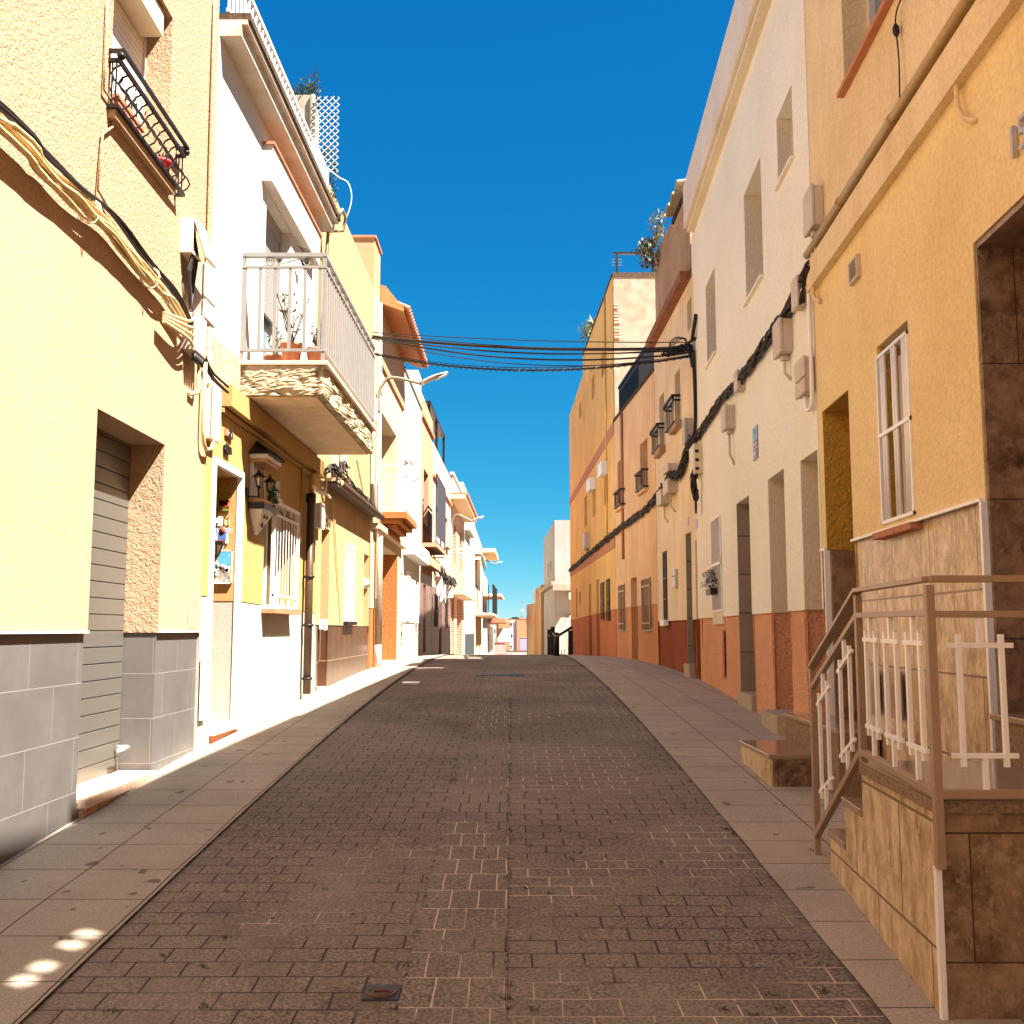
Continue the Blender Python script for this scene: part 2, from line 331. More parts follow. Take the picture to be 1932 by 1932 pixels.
# ------------------------------------------------------------------ mesh helpers
def boxuv(bm):
    uv = bm.loops.layers.uv.verify()
    for f in bm.faces:
        n = f.normal; ax = max(range(3), key=lambda i: abs(n[i]))
        for l in f.loops:
            c = l.vert.co
            l[uv].uv = (c.y, c.z) if ax == 0 else ((c.x, c.z) if ax == 1 else (c.x, c.y))
class MB:
    def __init__(s): s.bm = bmesh.new()
    def quad(s, *p):
        try: return s.bm.faces.new([s.bm.verts.new(q) for q in p])
        except ValueError: return None
    def hexa(s, p):  # 8 points: bottom ring 0-3, top ring 4-7
        v = [s.bm.verts.new(q) for q in p]
        for f in ((0, 3, 2, 1), (4, 5, 6, 7), (0, 1, 5, 4), (1, 2, 6, 5), (2, 3, 7, 6), (3, 0, 4, 7)):
            s.bm.faces.new([v[i] for i in f])
    def box(s, a, b):
        x0, y0, z0 = (min(a[i], b[i]) for i in range(3)); x1, y1, z1 = (max(a[i], b[i]) for i in range(3))
        s.hexa([(x0, y0, z0), (x1, y0, z0), (x1, y1, z0), (x0, y1, z0), (x0, y0, z1), (x1, y0, z1), (x1, y1, z1), (x0, y1, z1)])
    def fbox(s, f, y0, y1, z0, z1, o0, o1, zz0=None, zz1=None):
        """box in front coordinates; zz0/zz1: heights at the far end"""
        zz0 = z0 if zz0 is None else zz0; zz1 = z1 if zz1 is None else zz1
        s.hexa([f.P(y0, z0, o0), f.P(y0, z0, o1), f.P(y1, zz0, o1), f.P(y1, zz0, o0), f.P(y0, z1, o0), f.P(y0, z1, o1), f.P(y1, zz1, o1), f.P(y1, zz1, o0)])
    def tube(s, pts, r, n=8, cap=True):
        pts = [Vector(p) for p in pts]; rings = []
        up = Vector((0, 0, 1)); prev = None
        for i, p in enumerate(pts):
            d = (pts[min(i + 1, len(pts) - 1)] - pts[max(i - 1, 0)]).normalized()
            a = d.cross(up if abs(d.z) < .95 else Vector((1, 0, 0))).normalized() if prev is None else (prev - d * prev.dot(d)).normalized()
            prev = a; b = d.cross(a); rr = r[i] if isinstance(r, (list, tuple)) else r
            rings.append([s.bm.verts.new(p + (a * math.cos(2 * math.pi * k / n) + b * math.sin(2 * math.pi * k / n)) * rr) for k in range(n)])
        for i in range(len(rings) - 1):
            for k in range(n):
                s.bm.faces.new((rings[i][k], rings[i][(k + 1) % n], rings[i + 1][(k + 1) % n], rings[i + 1][k])).smooth = n > 5
        if cap:
            s.bm.faces.new(rings[0][::-1]); s.bm.faces.new(rings[-1])
    def bar(s, a, b, w, h=None):   # square bar
        a, b = Vector(a), Vector(b); h = h or w; d = (b - a).normalized()
        u = d.cross(Vector((0, 0, 1)) if abs(d.z) < .9 else Vector((0, 1, 0))).normalized(); v = u.cross(d)
        ring = lambda p: [p + u * sx * w / 2 + v * sy * h / 2 for sx, sy in ((-1, -1), (1, -1), (1, 1), (-1, 1))]
        s.hexa(ring(a) + ring(b))
    def lathe(s, c, prof, n=16):
        c = Vector(c); rings = []
        for r, z in prof: rings.append([s.bm.verts.new(c + Vector((r * math.cos(2 * math.pi * k / n), r * math.sin(2 * math.pi * k / n), z))) for k in range(n)])
        for i in range(len(rings) - 1):
            for k in range(n): s.bm.faces.new((rings[i][k], rings[i][(k + 1) % n], rings[i + 1][(k + 1) % n], rings[i + 1][k])).smooth = True
        s.bm.faces.new(rings[0][::-1]); s.bm.faces.new(rings[-1])
    def leaf(s, p, d, L, w):
        p = Vector(p); d = Vector(d).normalized(); u = d.cross(Vector((random.random() - .5, random.random() - .5, 1))).normalized() * w / 2
        s.quad(p, p + d * L * .45 + u, p + d * L, p + d * L * .45 - u)
    def build(s, name, mat, parent=None, bevel=0, origin=None, fixn=True):
        if fixn: bmesh.ops.recalc_face_normals(s.bm, faces=s.bm.faces)
        s.bm.normal_update(); boxuv(s.bm)
        me = bpy.data.meshes.new(name)
        if parent is None and origin is None and s.bm.verts:
            zs = [v.co for v in s.bm.verts]
            origin = Vector((sum(v.x for v in zs) / len(zs), sum(v.y for v in zs) / len(zs), min(v.z for v in zs)))
            keep = origin
        s.bm.to_mesh(me); s.bm.free()
        o = bpy.data.objects.new(name, me); COL.objects.link(o)
        for mm in (mat if isinstance(mat, list) else [mat]): me.materials.append(mm)
        if parent is not None:
            o.parent = parent
            p = parent; off = Vector((0, 0, 0))
            while p is not None: off += p.location; p = p.parent
            o.location = -off
        if bevel:
            md = o.modifiers.new('bevel', 'BEVEL'); md.width = bevel; md.segments = 2; md.limit_method = 'ANGLE'
        return o
def tag(o, label, cat, group=None, kind=None):
    if label: o['label'] = label
    if cat: o['category'] = cat
    if group: o['group'] = group
    if kind: o['kind'] = kind
    return o
def thing(name, label, cat, loc, group=None):
    o = bpy.data.objects.new(name, None); COL.objects.link(o); o.location = loc; o.empty_display_size = .2
    return tag(o, label, cat, group)
def single(mb, name, mat, label, cat, group=None, bevel=0):
    return tag(mb.build(name, mat, bevel=bevel), label, cat, group)
def one(fn):  # one-shape mesh
    m = MB(); fn(m); return m

# ------------------------------------------------------------------ ground
ys = [y * .5 for y in range(-12, 90)] + [45 + i * 5 for i in range(1, 23)]
def strip(name, xs, mat, zoff=0, zf=gside):
    m = MB(); rows = [[m.bm.verts.new((x, y, zf(x, y) + zoff)) for x in xs] for y in ys]
    for i in range(len(ys) - 1):
        for j in range(len(xs) - 1): m.bm.faces.new((rows[i][j], rows[i][j + 1], rows[i + 1][j + 1], rows[i + 1][j]))
    return tag(m.build(name, mat, fixn=True, origin=(0, 0, 0)), None, None, None, 'structure')
KL, KR = -1.54, 1.18
strip('roadway', [KL - .3, -1.2, -.8, -.18], pavers('brown block paving', .19, .133, .5, -.05, loc=(.02, 0, 0)))
strip('drain_strip', [-.371, -.25, -.13, -.017], pavers('block channel paving', .1182, .24, .37, .08, loc=(.371, 0, 0)), .003)
strip('roadway', [-.18, .1, .4, .8, KR + .3], pavers('brown block paving laid right', .19, .133, .5, .06, loc=(.013, .05, 0)))
strip('pavement', [-3.2, -2.4, -1.9, KL - .004], slabs('left pavement slabs', .418, .432, (1.552, .1, 0)), .012)
strip('pavement', [KR + .004, 1.6, 2.2, 3.4], slabs('right pavement slabs', .425, .40, (-1.192, .02, 0)), .012)
m = MB()
xs = [-600, -60, -3, -1, 1, 3, 60, 600]; yy = [-60, -20, -6, 0, 3, 6, 9, 12, 15, 18, 21, 24, 27, 30, 34, 39, 60, 90, 150, 300, 900]
rows = [[m.bm.verts.new((x, y, gz(y) - .16)) for x in xs] for y in yy]
for i in range(len(yy) - 1):
    for j in range(len(xs) - 1): m.bm.faces.new((rows[i][j], rows[i][j + 1], rows[i + 1][j + 1], rows[i + 1][j]))
tag(m.build('ground', concrete('dusty earth', (.30, .22, .15), (.2, .15, .1), 1, .01), origin=(0, 0, 0)), None, None, None, 'structure')

# ------------------------------------------------------------------ houses
def wall_bm(f, y0, y1, zb, zt0, zt1, holes, depth=8):
    S = sorted(set([y0, y1] + [h[0] for h in holes] + [h[1] for h in holes]))
    Zs = sorted(set([zb, 9999] + [h[2] for h in holes] + [h[3] for h in holes]))
    m = MB(); V = {}
    def top(s): return zt0 + (zt1 - zt0) * (s - y0) / (y1 - y0)
    def v(s, z, o=0):
        k = (round(s, 4), round(z, 4), o)
        if k not in V: V[k] = m.bm.verts.new(f.P(s, top(s) if z > 9000 else z, o))
        return V[k]
    for i in range(len(S) - 1):
        for j in range(len(Zs) - 1):
            a, b, c, d = S[i], S[i + 1], Zs[j], Zs[j + 1]; cm = ((a + b) / 2, (c + min(d, 50)) / 2)
            if any(h[0] < cm[0] < h[1] and h[2] <= c + 1e-6 and h[3] >= d - 1e-6 for h in holes): continue
            m.bm.faces.new((v(a, c), v(b, c), v(b, d), v(a, d)))
    for h in holes:
        a, b, c, d, r = h[:5]
        for p, q in (((a, c), (b, c)), ((b, c), (b, d)), ((b, d), (a, d)), ((a, d), (a, c))):
            m.quad(f.P(*p), f.P(*q), f.P(*q, -r), f.P(*p, -r))
    bm_ = [f.P(y0, zb), f.P(y1, zb), f.P(y1, zb, -depth), f.P(y0, zb, -depth)]
    tp = [f.P(y0, zt0), f.P(y1, zt1), f.P(y1, zt1, -depth), f.P(y0, zt0, -depth)]
    m.quad(*tp); m.quad(bm_[1], bm_[2], tp[2], tp[1]); m.quad(bm_[2], bm_[3], tp[3], tp[2]); m.quad(bm_[3], bm_[0], tp[0], tp[3])
    bmesh.ops.remove_doubles(m.bm, verts=m.bm.verts, dist=.0004)
    return m
def rect(f, nt, fb, d=.25, zb=None, zt=None):
    """opening from its near top corner and far bottom corner as measured"""
    a, t = f.at(*nt); b, c = f.at(*fb)
    return [min(a, b), max(a, b), c if zb is None else zb, t if zt is None else zt, d]
def plinth(f, root, wallobj, line, mat, grow=.008, name='dado', lo=None):
    """split the painted or tiled lower part off a wall mesh; line = ((y,z),(y,z))"""
    (ya, za), (yb, zb) = line
    bm = bmesh.new(); bm.from_mesh(wallobj.data)
    off = Vector((0, 0, 0)); 
    d = Vector((0, yb - ya, zb - za)).normalized(); n = d.cross(Vector((1, 0, 0)));
    if n.z < 0: n = -n
    p0 = Vector((0, ya, za))
    bmesh.ops.bisect_plane(bm, geom=bm.verts[:] + bm.edges[:] + bm.faces[:], plane_co=p0, plane_no=n)
    low = [fc for fc in bm.faces if (fc.calc_center_median() - p0).dot(n) < -1e-4]
    if lo: low = [fc for fc in low if lo[0] - .01 < fc.calc_center_median().y < lo[1] + .01]
    b2 = MB(); uvdone = {}
    for fc in low:
        nn = fc.normal
        q = []
        for v_ in fc.verts:
            if v_ not in uvdone:
                nv = Vector((0, 0, 0))
                for lf in v_.link_faces:
                    if lf in low or True:
                        a = lf.normal
                        if abs(nv.dot(a)) < .5: nv += a
                uvdone[v_] = (v_.co + nv * grow, v_.co.copy())
            q.append(uvdone[v_][0])
        b2.quad(*q)
        for e in fc.edges:
            c0, c1 = e.verts
            if abs((c0.co - p0).dot(n)) < 2e-3 and abs((c1.co - p0).dot(n)) < 2e-3:
                b2.quad(uvdone[c0][0], uvdone[c1][0], uvdone[c1][1], uvdone[c0][1])
    bmesh.ops.remove_doubles(b2.bm, verts=b2.bm.verts, dist=.0003)
    bmesh.ops.delete(bm, geom=low, context='FACES')
    bm.to_mesh(wallobj.data); bm.free()
    return b2.build(name, mat, root)
def house(f, y0, y1, zt0, zt1, mat, holes, label, depth=8, zb=None, name='house', cat='house'):
    zb = min(gz(y0), gz(y1)) - 1.0 if zb is None else zb
    r = thing(name, label, cat, (f.X(y0) - f.sg * 1.0, (y0 + y1) / 2, gz((y0 + y1) / 2)))
    wl = wall_bm(f, y0, y1, zb, zt0, zt1, holes, depth).build('wall', mat, r)
    return r, wl
def slatted(f, h, root, mat, pitch=.105, name='door', gap=.006, rel=.012):
    a, b, c, d, r = h[:5]; m = MB(); z = c
    while z < d - .01:
        z1 = min(z + pitch - gap, d)
        m.fbox(f, a, b, z, z1, -r - .03, -r + rel); z += pitch
    m.fbox(f, a, b, c, d, -r - .06, -r - .004)
    return m.build(name, mat, root, bevel=.003)
def door(f, h, root, mat, handle=True):
    a, b, c, d, r = h[:5]; m = MB(); m.fbox(f, a, b, c, d, -r - .06, -r - .02)
    for z0, z1 in ((.08, .42), (.5, .92)):
        m.fbox(f, a + .12 * (b - a), b - .12 * (b - a), c + (d - c) * z0, c + (d - c) * z1, -r - .02, -r)
    o = m.build('door', mat, root)
    if handle:
        k = MB(); k.tube([f.P(a + .1, c + 1.0, -r), f.P(a + .1, c + 1.0, -r + .05), f.P(a + .2, c + 1.0, -r + .05)], .01, 6); k.build('handle', M['zinc'], o)
    return o
def window(f, h, root, frame=None, glassm=None, name='window', mull=1):
    a, b, c, d, r = h[:5]; fr = frame or M['whitemetal']; g = MB(); g.fbox(f, a, b, c, d, -r - .05, -r - .03)
    o = g.build(name, glassm or M['glass'], root)
    t = .045; m = MB()
    for (p, q, u, v) in ((a, b, c, c + t), (a, b, d - t, d), (a, a + t, c + t, d - t), (b - t, b, c + t, d - t)): m.fbox(f, p, q, u, v, -r - .03, -r + .01)
    for k in range(mull):
        mm = a + (b - a) * (k + 1) / (mull + 1); m.fbox(f, mm - .02, mm + .02, c + t, d - t, -r - .03, -r + .005)
    m.build('frame', fr, o); return o
def shutter(f, h, root, mat=None, frac=1., box=True):
    a, b, c, d, r = h[:5]; bot = d - (d - c) * frac; m = MB(); z = d - .12
    while z > bot:
        m.fbox(f, a + .02, b - .02, z - .045, z - .004, -r - .02, -r + .008); z -= .045
    m.fbox(f, a + .02, b - .02, max(bot, c), d, -r - .03, -r - .012)
    if box: m.fbox(f, a, b, d - .12, d, -r - .03, -r + .03)
    for s_ in ((a, a + .03), (b - .03, b)): m.fbox(f, s_[0], s_[1], c, d - .12, -r - .03, -r + .02)
    return m.build('roller_shutter', mat or M['whitemetal'], root)
def grille(f, h, root, mat, n=7, o=.02, cross=(.5,), t=.014, scroll=False, frame=.02, name='window_bars', flat=None):
    a, b, c, d = h[:4]; m = MB()
    for (p, q, u, v) in ((a, b, c, c + frame), (a, b, d - frame, d), (a, a + frame, c + frame, d - frame), (b - frame, b, c + frame, d - frame)): m.fbox(f, p, q, u, v, o - frame, o)
    lo, hi = c, d
    if scroll: hi = d - scroll * (d - c); lo = c + scroll * (d - c) * .9; m.fbox(f, a, b, hi - .012, hi + .012, o - .02, o); m.fbox(f, a, b, lo - .012, lo + .012, o - .02, o)
    for i in range(n):
        s_ = a + (b - a) * (i + 1) / (n + 1); m.fbox(f, s_ - t / 2, s_ + t / 2, lo, hi, o - .006, o)
    for k in cross: z = c + (d - c) * k; m.fbox(f, a, b, z - .012, z + .012, o - .016, o + .004)
    if scroll:
        for zz, hh in (((hi + d) / 2, (d - hi) * .36), ((lo + c) / 2, (lo - c) * .36)):
            for i in range(4):
                cy = a + (b - a) * (i + .5) / 4
                m.tube([f.P(cy + hh * .9 * math.cos(q * .55 + i * 3.14), zz + hh * (1 - q * .05) * math.sin(q * .55 + i * 3.14), o - .01) for q in range(12)], .007, 5)
    return m.build(name, mat, root)
def juliet(f, y0, y1, z0, z1, prot, root, mat, n=9, wavy=False, t=.012, double=True):
    m = MB()
    def rail(z, w=.025, p=prot):
        w = min(w, prot * .3); m.fbox(f, y0, y1, z - w / 2, z + w / 2, p - w, p); m.fbox(f, y0, y0 + w, z - w / 2, z + w / 2, 0, p - w); m.fbox(f, y1 - w, y1, z - w / 2, z + w / 2, 0, p - w)
    rail(z1, .04, prot + .02); rail(z0, .03)
    zt = z1
    if double: zt = z1 - (z1 - z0) * .17; rail(zt, .028)
    for i in range(n):
        s_ = y0 + (y1 - y0) * (i + .5) / n
        if wavy:
            m.tube([f.P(s_ + .035 * math.sin(q / 8 * 2 * math.pi), z0 + (zt - z0) * q / 8, prot - .012 + .05 * math.sin(q / 8 * math.pi * 2)) for q in range(9)], .0065, 5)
        else: m.fbox(f, s_ - t / 2, s_ + t / 2, z0, zt, prot - t - .006, prot - .006)
    for s_ in (y0 + .01, y1 - .01):
        for o_ in ([prot * k / 7 for k in range(1, 7)] if prot > .25 else [prot * .33, prot * .66]): m.bar(f.P(s_, z0, o_), f.P(s_, zt, o_), t * .7)
        if double: m.lathe(f.P(s_, zt, prot), [(.02, .01), (.028, (z1 - zt) * .5), (.012, z1 - zt - .01)], 8)
    return m.build('railing', mat, root)
def utility_box(f, y0, y1, z0, z1, p, mat, label, group=None, name='utility_box', conduit=None, cat='junction box', split=None):
    r = thing(name, label, cat, f.P((y0 + y1) / 2, z0, 0), group)
    m = MB(); m.fbox(f, y0, y1, z0, z1, 0, p * .72); m.build('casing', mat, r, bevel=.006)
    m = MB(); zs = split and z0 + (z1 - z0) * split
    if split: m.fbox(f, y0 - .008, y1 + .008, zs + .006, z1 + .01, p * .72, p); m.fbox(f, y0 - .008, y1 + .008, z0 - .01, zs - .006, p * .72, p)
    else: m.fbox(f, y0 - .008, y1 + .008, z0 - .01, z1 + .01, p * .72, p)
    m.build('cover', mat, r, bevel=.01)
    if conduit:
        c = MB(); c.lathe(f.P((y0 + y1) / 2, z0 - .05, p * .4), [(.03, 0), (.035, .02), (.035, .055)], 10)
        c.tube([f.P((y0 + y1) / 2, z0 - .02, p * .4), f.P((y0 + y1) / 2, z0 - conduit * .7, p * .4), f.P((y0 + y1) / 2 - .03, z0 - conduit, .0)], .014, 8); c.build('conduit', M['plaster'], r)
    return r
def text_mesh(s, size, depth, name, mat, loc, rot, parent):
    cu = bpy.data.curves.new(name, 'FONT'); cu.body = s; cu.size = size; cu.extrude = depth; cu.align_x = 'CENTER'; cu.align_y = 'CENTER'; cu.resolution_u = 3
    t = bpy.data.objects.new(name, cu); COL.objects.link(t)
    me = bpy.data.meshes.new_from_object(t.evaluated_get(bpy.context.evaluated_depsgraph_get())); bpy.data.objects.remove(t)
    o = bpy.data.objects.new(name, me); COL.objects.link(o); me.materials.clear(); me.materials.append(mat)
    o.rotation_euler = rot; o.location = Vector(loc)
    if parent: o.parent = parent; o.location = Vector(loc) - parent.location
    return o
def resample(pts, n):
    pts = [Vector(p) for p in pts]; d = [0]
    for i in range(1, len(pts)): d.append(d[-1] + (pts[i] - pts[i - 1]).length)
    out = []
    for k in range(n):
        t = d[-1] * k / (n - 1); i = max(j for j in range(len(d)) if d[j] <= t + 1e-9); i = min(i, len(pts) - 2)
        u = (t - d[i]) / max(d[i + 1] - d[i], 1e-6)
        p0, p1, p2, p3 = pts[max(i - 1, 0)], pts[i], pts[i + 1], pts[min(i + 2, len(pts) - 1)]
        out.append(.5 * ((2 * p1) + (p2 - p0) * u + (2 * p0 - 5 * p1 + 4 * p2 - p3) * u * u + (3 * p1 - p0 - 3 * p2 + p3) * u ** 3))
    return out
def bundle(m, pts, n, r, spread, seg=40, wob=1., seed=0):
    base = resample(pts, seg)
    for i in range(n):
        th = i * 2.4 + seed; rr = spread * math.sqrt((i + .5) / n); out = []
        for k, p in enumerate(base):
            a = th + .12 * k * wob * (1 if i % 2 else -1)
            q = noise.noise(Vector((k * .3 * wob, i * 7.7 + seed, 0))) * spread * .8
            out.append(p + Vector((math.cos(a) * rr * .6 , math.sin(a) * .3 * rr, math.sin(a) * rr + q)))
        m.tube(out, r, 6)

L1 = Fac(-2.41, 5, -.006, 1); L2 = Fac(-2.425, 8.24, .010, 1); L3 = Fac(-2.378, 12.93, .005, 1); L4 = Fac(-2.355, 17.4, .001, 1)
L5 = Fac(-2.35, 22.5, .001, 1); L6 = Fac(-2.35, 26, .012, 1)
R1 = Fac(2.30, 7.8, .056, -1); R2 = Fac(2.30, 7.8, .046, -1); R3 = Fac(2.62, 15.1, -.005, -1); R4 = Fac(2.60, 18.9, -.05, -1); R5 = Fac(2.35, 23.9, -.035, -1)

# ================================================================== LEFT ROW
# ---- near yellow house
gd = [6.03, 7.25, .55, 2.78, .24]
up = [6.02, 7.10, 4.60, 5.84, .20]
r, wl = house(L1, -8, 8.24, 8.6, 8.6, M['l1'], [gd, up], 'tall pale yellow house with rough render and grey tiled base, nearest on the left')
L1R = r
plinth(L1, r, wl, ((0, 1.48), (8, 1.48)), M['greytile'], .012, 'tiled_base')
m = MB(); m.fbox(L1, -8, gd[0] - .012, 1.48, 1.495, -.01, .02); m.fbox(L1, gd[1] + .012, 8.24, 1.48, 1.495, -.01, .02); m.build('base_trim', M['whitemetal'], r)
slatted(L1, gd, r, M['slats'], .105, 'door')
m = MB(); m.tube([L1.P(7.16, .72, -.21), L1.P(7.16, .72, -.14), L1.P(7.0, .72, -.14)], .016, 8); m.build('foot_latch', M['greymetal'], r)
m = MB(); m.fbox(L1, gd[0] + .01, gd[1] - .01, .50, .56, -.3, .035); m.build('door_sill', M['sill'], r, bevel=.006)
m = MB(); m.fbox(L1, gd[0] + .02, gd[1] - .02, .3, .5, -.2, .015); m.build('sill_riser', M['sillred'], r)
o = shutter(L1, up, r, M['whitemetal'], 1., box=False)
m = MB(); m.fbox(L1, up[0], up[1] - .1, up[3] - .2, up[3] - .02, -.19, -.03); m.build('shutter_box', M['cream'], r, bevel=.004)
m = MB(); m.fbox(L1, up[0] - .03, up[1] + .03, 4.54, 4.60, -.2, .05); m.build('window_sill', M['l1low'], r)
juliet(L1, 5.97, 7.28, 4.60, 4.95, .075, r, M['black'], 11, wavy=True)
# smooth lower coat with a broken edge, damaged patch
m = MB(); z_t = lambda y: 2.95 + .07 * (y - 5)
ysq = [-8] + [4 + i * .35 for i in range(6)] + [6.02]
def band_wall(m, f, y0, y1, z0, z1, o): m.fbox(f, y0, y1, z0, z1, 0, o)
band_wall(m, L1, -8, gd[0], 1.50, 3.62, .006); band_wall(m, L1, gd[1], 8.24, 1.50, 3.62, .006); band_wall(m, L1, gd[0], gd[1], gd[3], 3.62, .006)
m.build('smooth_coat', M['l1low'], r)
m = MB(); rr = [(7.93, 1.51), (7.90, 1.60), (7.92, 1.70), (7.98, 1.78), (8.08, 1.80), (8.13, 1.70), (8.14, 1.60), (8.12, 1.51)]
vs = [m.bm.verts.new(L1.P(a, b, .0085)) for a, b in rr]; m.bm.faces.new(vs); m.build('spalled_patch', M['conc'], r)

m = MB(); a, b = 6.06, 6.5
m.fbox(L1, a, b, 4.60, 4.70, -.09, .035); m.fbox(L1, a - .01, b + .01, 4.69, 4.72, -.1, .045)
t = thing('flower_trough', 'terracotta flower trough behind the black wavy window railing', 'flower pot', L1.P(6.17, 4.6, .06)); m.build('trough', M['terra'], t, bevel=.004)
m = MB()
for i in range(90):
    p = L1.P(random.uniform(a, b), 4.72, random.uniform(-.08, .03)); d = Vector((random.uniform(-.5, .5), random.uniform(-.5, .5), 1.2)); m.leaf(p + d * random.uniform(0, .1), d + Vector((random.uniform(-.6, .6), random.uniform(-.6, .6), 0)), .05, .018)
m.build('foliage', M['leaf2'], t)
t = thing('flower_pot', 'small red and white pot at the far end of the wavy railing', 'flower pot', L1.P(6.95, 4.6, 0))
one(lambda m: m.lathe(L1.P(6.97, 4.6, .01), [(.04, 0), (.055, .1), (.058, .1), (.058, .12), (.045, .12), (.04, .1)], 14)).build('pot', M['redpot'], t)
m = MB(); [m.leaf(L1.P(6.97, 4.7, .01), (random.uniform(-1, 1), random.uniform(-1, 1), 1.5), .08, .02) for i in range(14)]; m.build('foliage', M['leaf'], t)

# cable run along the yellow house
def lpts(f, c, pts, o): return [f.P(*f.at(c, x, y, o), o) for x, y in pts]
main = [L1.P(2.5, 3.66, .07)] + [L1.P(*L1.at('A', x, y, .07), .07) for x, y in ((60, 1010), (300, 1260), (600, 1540), (850, 1740))] + [L1.P(*L1.at('C', x, y, .07), .07) for x, y in ((1100, 130), (1290, 340), (1400, 530))]
r = thing('cable_bundle', 'thick bundle of yellow painted and black cables sagging along the near yellow house', 'cables', L1.P(5, 3.4, .07))
m = MB(); bundle(m, main, 8, .0115, .05, 60, .8); 
for k in range(4): m.tube(resample([L1.P(6.9, 3.62 - .02 * k, .08), L1.P(7.3, 3.68 - .04 * k, .12), L1.P(7.53, 3.77 - .07 * k, .09)], 10), .012, 6)
m.build('painted_cables', M['ycable'], r)
m = MB(); bundle(m, [p + Vector((0.01, 0, .075)) for p in main] + [L1.P(7.9, 3.62, .05), L1.P(8.15, 3.5, .06), L1.P(8.5, 3.45, .1)], 4, .010, .026, 60, .6, 3)
m.build('black_cables', M['bcable'], r)
m = MB()
for k in (8, 22, 38, 50):
    p = resample(main, 60)[k]; m = MB(); m.tube([p + Vector((.06 * math.cos(q), 0, .07 * math.sin(q))) for q in [i * .65 for i in range(10)]], .006, 5); m.build('cable_tie', M['cream'], r)
# thin conduits
for lab, f, pts, rad in (('thin painted cable rising beside the upper window of the near yellow house', L1, [('A', 820, 0), ('A', 800, 500), ('A', 790, 680), ('A', 860, 780), ('A', 860, 960), ('A', 780, 1020), ('A', 745, 1440), ('A', 830, 1600)], .008),
                    ('brown pipe running down the seam between the yellow and the white house', L1, [('A', 1632, 0), ('A', 1615, 530), ('A', 1600, 1060), ('A', 1583, 1700), ('C', 1570, 150), ('C', 1560, 560)], .013)):
    single(one(lambda m: m.tube([f.P(*f.at(c, x, y, .02), .02) for c, x, y in pts], rad, 6)), 'conduit', M['l1'], lab, 'conduit')
# open fuse box and grey boxes near the seam
z0, z1 = 4.24, 4.50
t = thing('fuse_box', 'open cream fuse box with dangling lid above the cable bundle', 'fuse box', L1.P(7.6, z0, 0))
m = MB(); m.fbox(L1, 7.44, 7.68, z0, z1, 0, .02); m.fbox(L1, 7.44, 7.46, z0, z1, .02, .09); m.fbox(L1, 7.46, 7.66, z0, z0 + .02, .02, .09); m.fbox(L1, 7.46, 7.66, z1 - .02, z1, .02, .09); m.build('casing', M['cream'], t)
m = MB(); m.fbox(L1, 7.47, 7.65, z0 + .03, z1 - .03, .021, .05)
for i in range(7): m.tube([L1.P(7.49 + .02 * i, z0 + .2, .05), L1.P(7.5 + .02 * i, z0 + .03, .08), L1.P(7.48 + .03 * i, z0 - .12, .05), L1.P(7.58, z0 - .38, .05)], .01, 5)
m.build('wiring', M['bcable'], t)
m = MB(); m.hexa([L1.P(7.50, z0 - .03, .17), L1.P(7.50, z0 - .03, .20), L1.P(7.72, z0 - .03, .20), L1.P(7.72, z0 - .03, .17), L1.P(7.46, z1, .085), L1.P(7.46, z1, .115), L1.P(7.69, z1, .115), L1.P(7.69, z1, .085)]); m.build('lid', M['whitemetal'], t, bevel=.008)
y0, z0 = 7.80, L1.at('C', 1540, 400)[1]
utility_box(L1, 7.79, 8.06, 3.86, 4.28, .10, M['greyplastic'], 'grey junction box with a stepped cover on the seam of the yellow and white houses', split=.35, name='junction_box')
t = utility_box(L1, 7.55, 7.80, 3.54, 3.82, .11, M['greyplastic'], 'grey connection box where the painted cables of the yellow house end', name='junction_box')
m = MB(); [m.lathe(L1.P(7.58 + .045 * i, 3.46, .09), [(.016, 0), (.02, .03), (.02, .06)], 8) for i in range(5)]; m.build('glands', M['bcable'], t)
t = thing('conduit', 'pair of yellow pipes bending into the cream meter box', 'conduit', L1.P(8.0, 2.9, .03))
m = MB(); m.tube([L1.P(7.84, 3.58, .05), L1.P(7.84, 3.33, .05), L1.P(7.82, 3.28, .05), L1.P(7.70, 3.24, .02)], .016, 8); m.tube([L1.P(8.0, 3.56, .05), L1.P(8.0, 3.03, .05), L1.P(8.03, 2.93, .05), L1.P(8.10, 2.89, .05), L1.P(8.22, 2.92, .06), L1.P(8.24, 3.0, .06)], .016, 8); m.build('pipe', M['ycable'], t)
utility_box(L1, 8.19, 8.40, 3.0, 3.42, .075, M['cream'], 'cream yellow meter box above the house number of the balcony house', name='meter_box', cat='meter box')

# ---- white house with the balcony
dr = [8.50, 9.30, .72, 2.84, .5]
uw = [9.95, 11.05, 3.7, 5.78, .16]
gw = [10.22, 11.36, 1.71, 2.76, .12]
r, wl = house(L2, 8.24, 12.95, 6.46, 6.46, M['white'], [dr, uw, gw], 'white upper, yellow lower house with a crumbling concrete balcony and a roof terrace')
H2 = r
plinth(L2, r, wl, ((8, 3.46), (13, 3.46)), M['l2low'], .004, 'lower_wall')
lowo = [o for o in r.children if o.name.startswith('lower_wall')][0]
plinth(L2, r, lowo, ((8.3, 1.765), (13, 1.70)), M['greypaint'], .005, 'dado')
m = MB()
for p, q, u, v in ((dr[0] - .055, dr[0], .5, dr[3] + .055), (dr[1], dr[1] + .055, .5, dr[3] + .055), (dr[0], dr[1], dr[3], dr[3] + .055)): m.fbox(L2, p, q, u, v, -.03, .02)
m.build('door_surround', M['whitemetal'], r)
door(L2, dr, r, M['wood'])
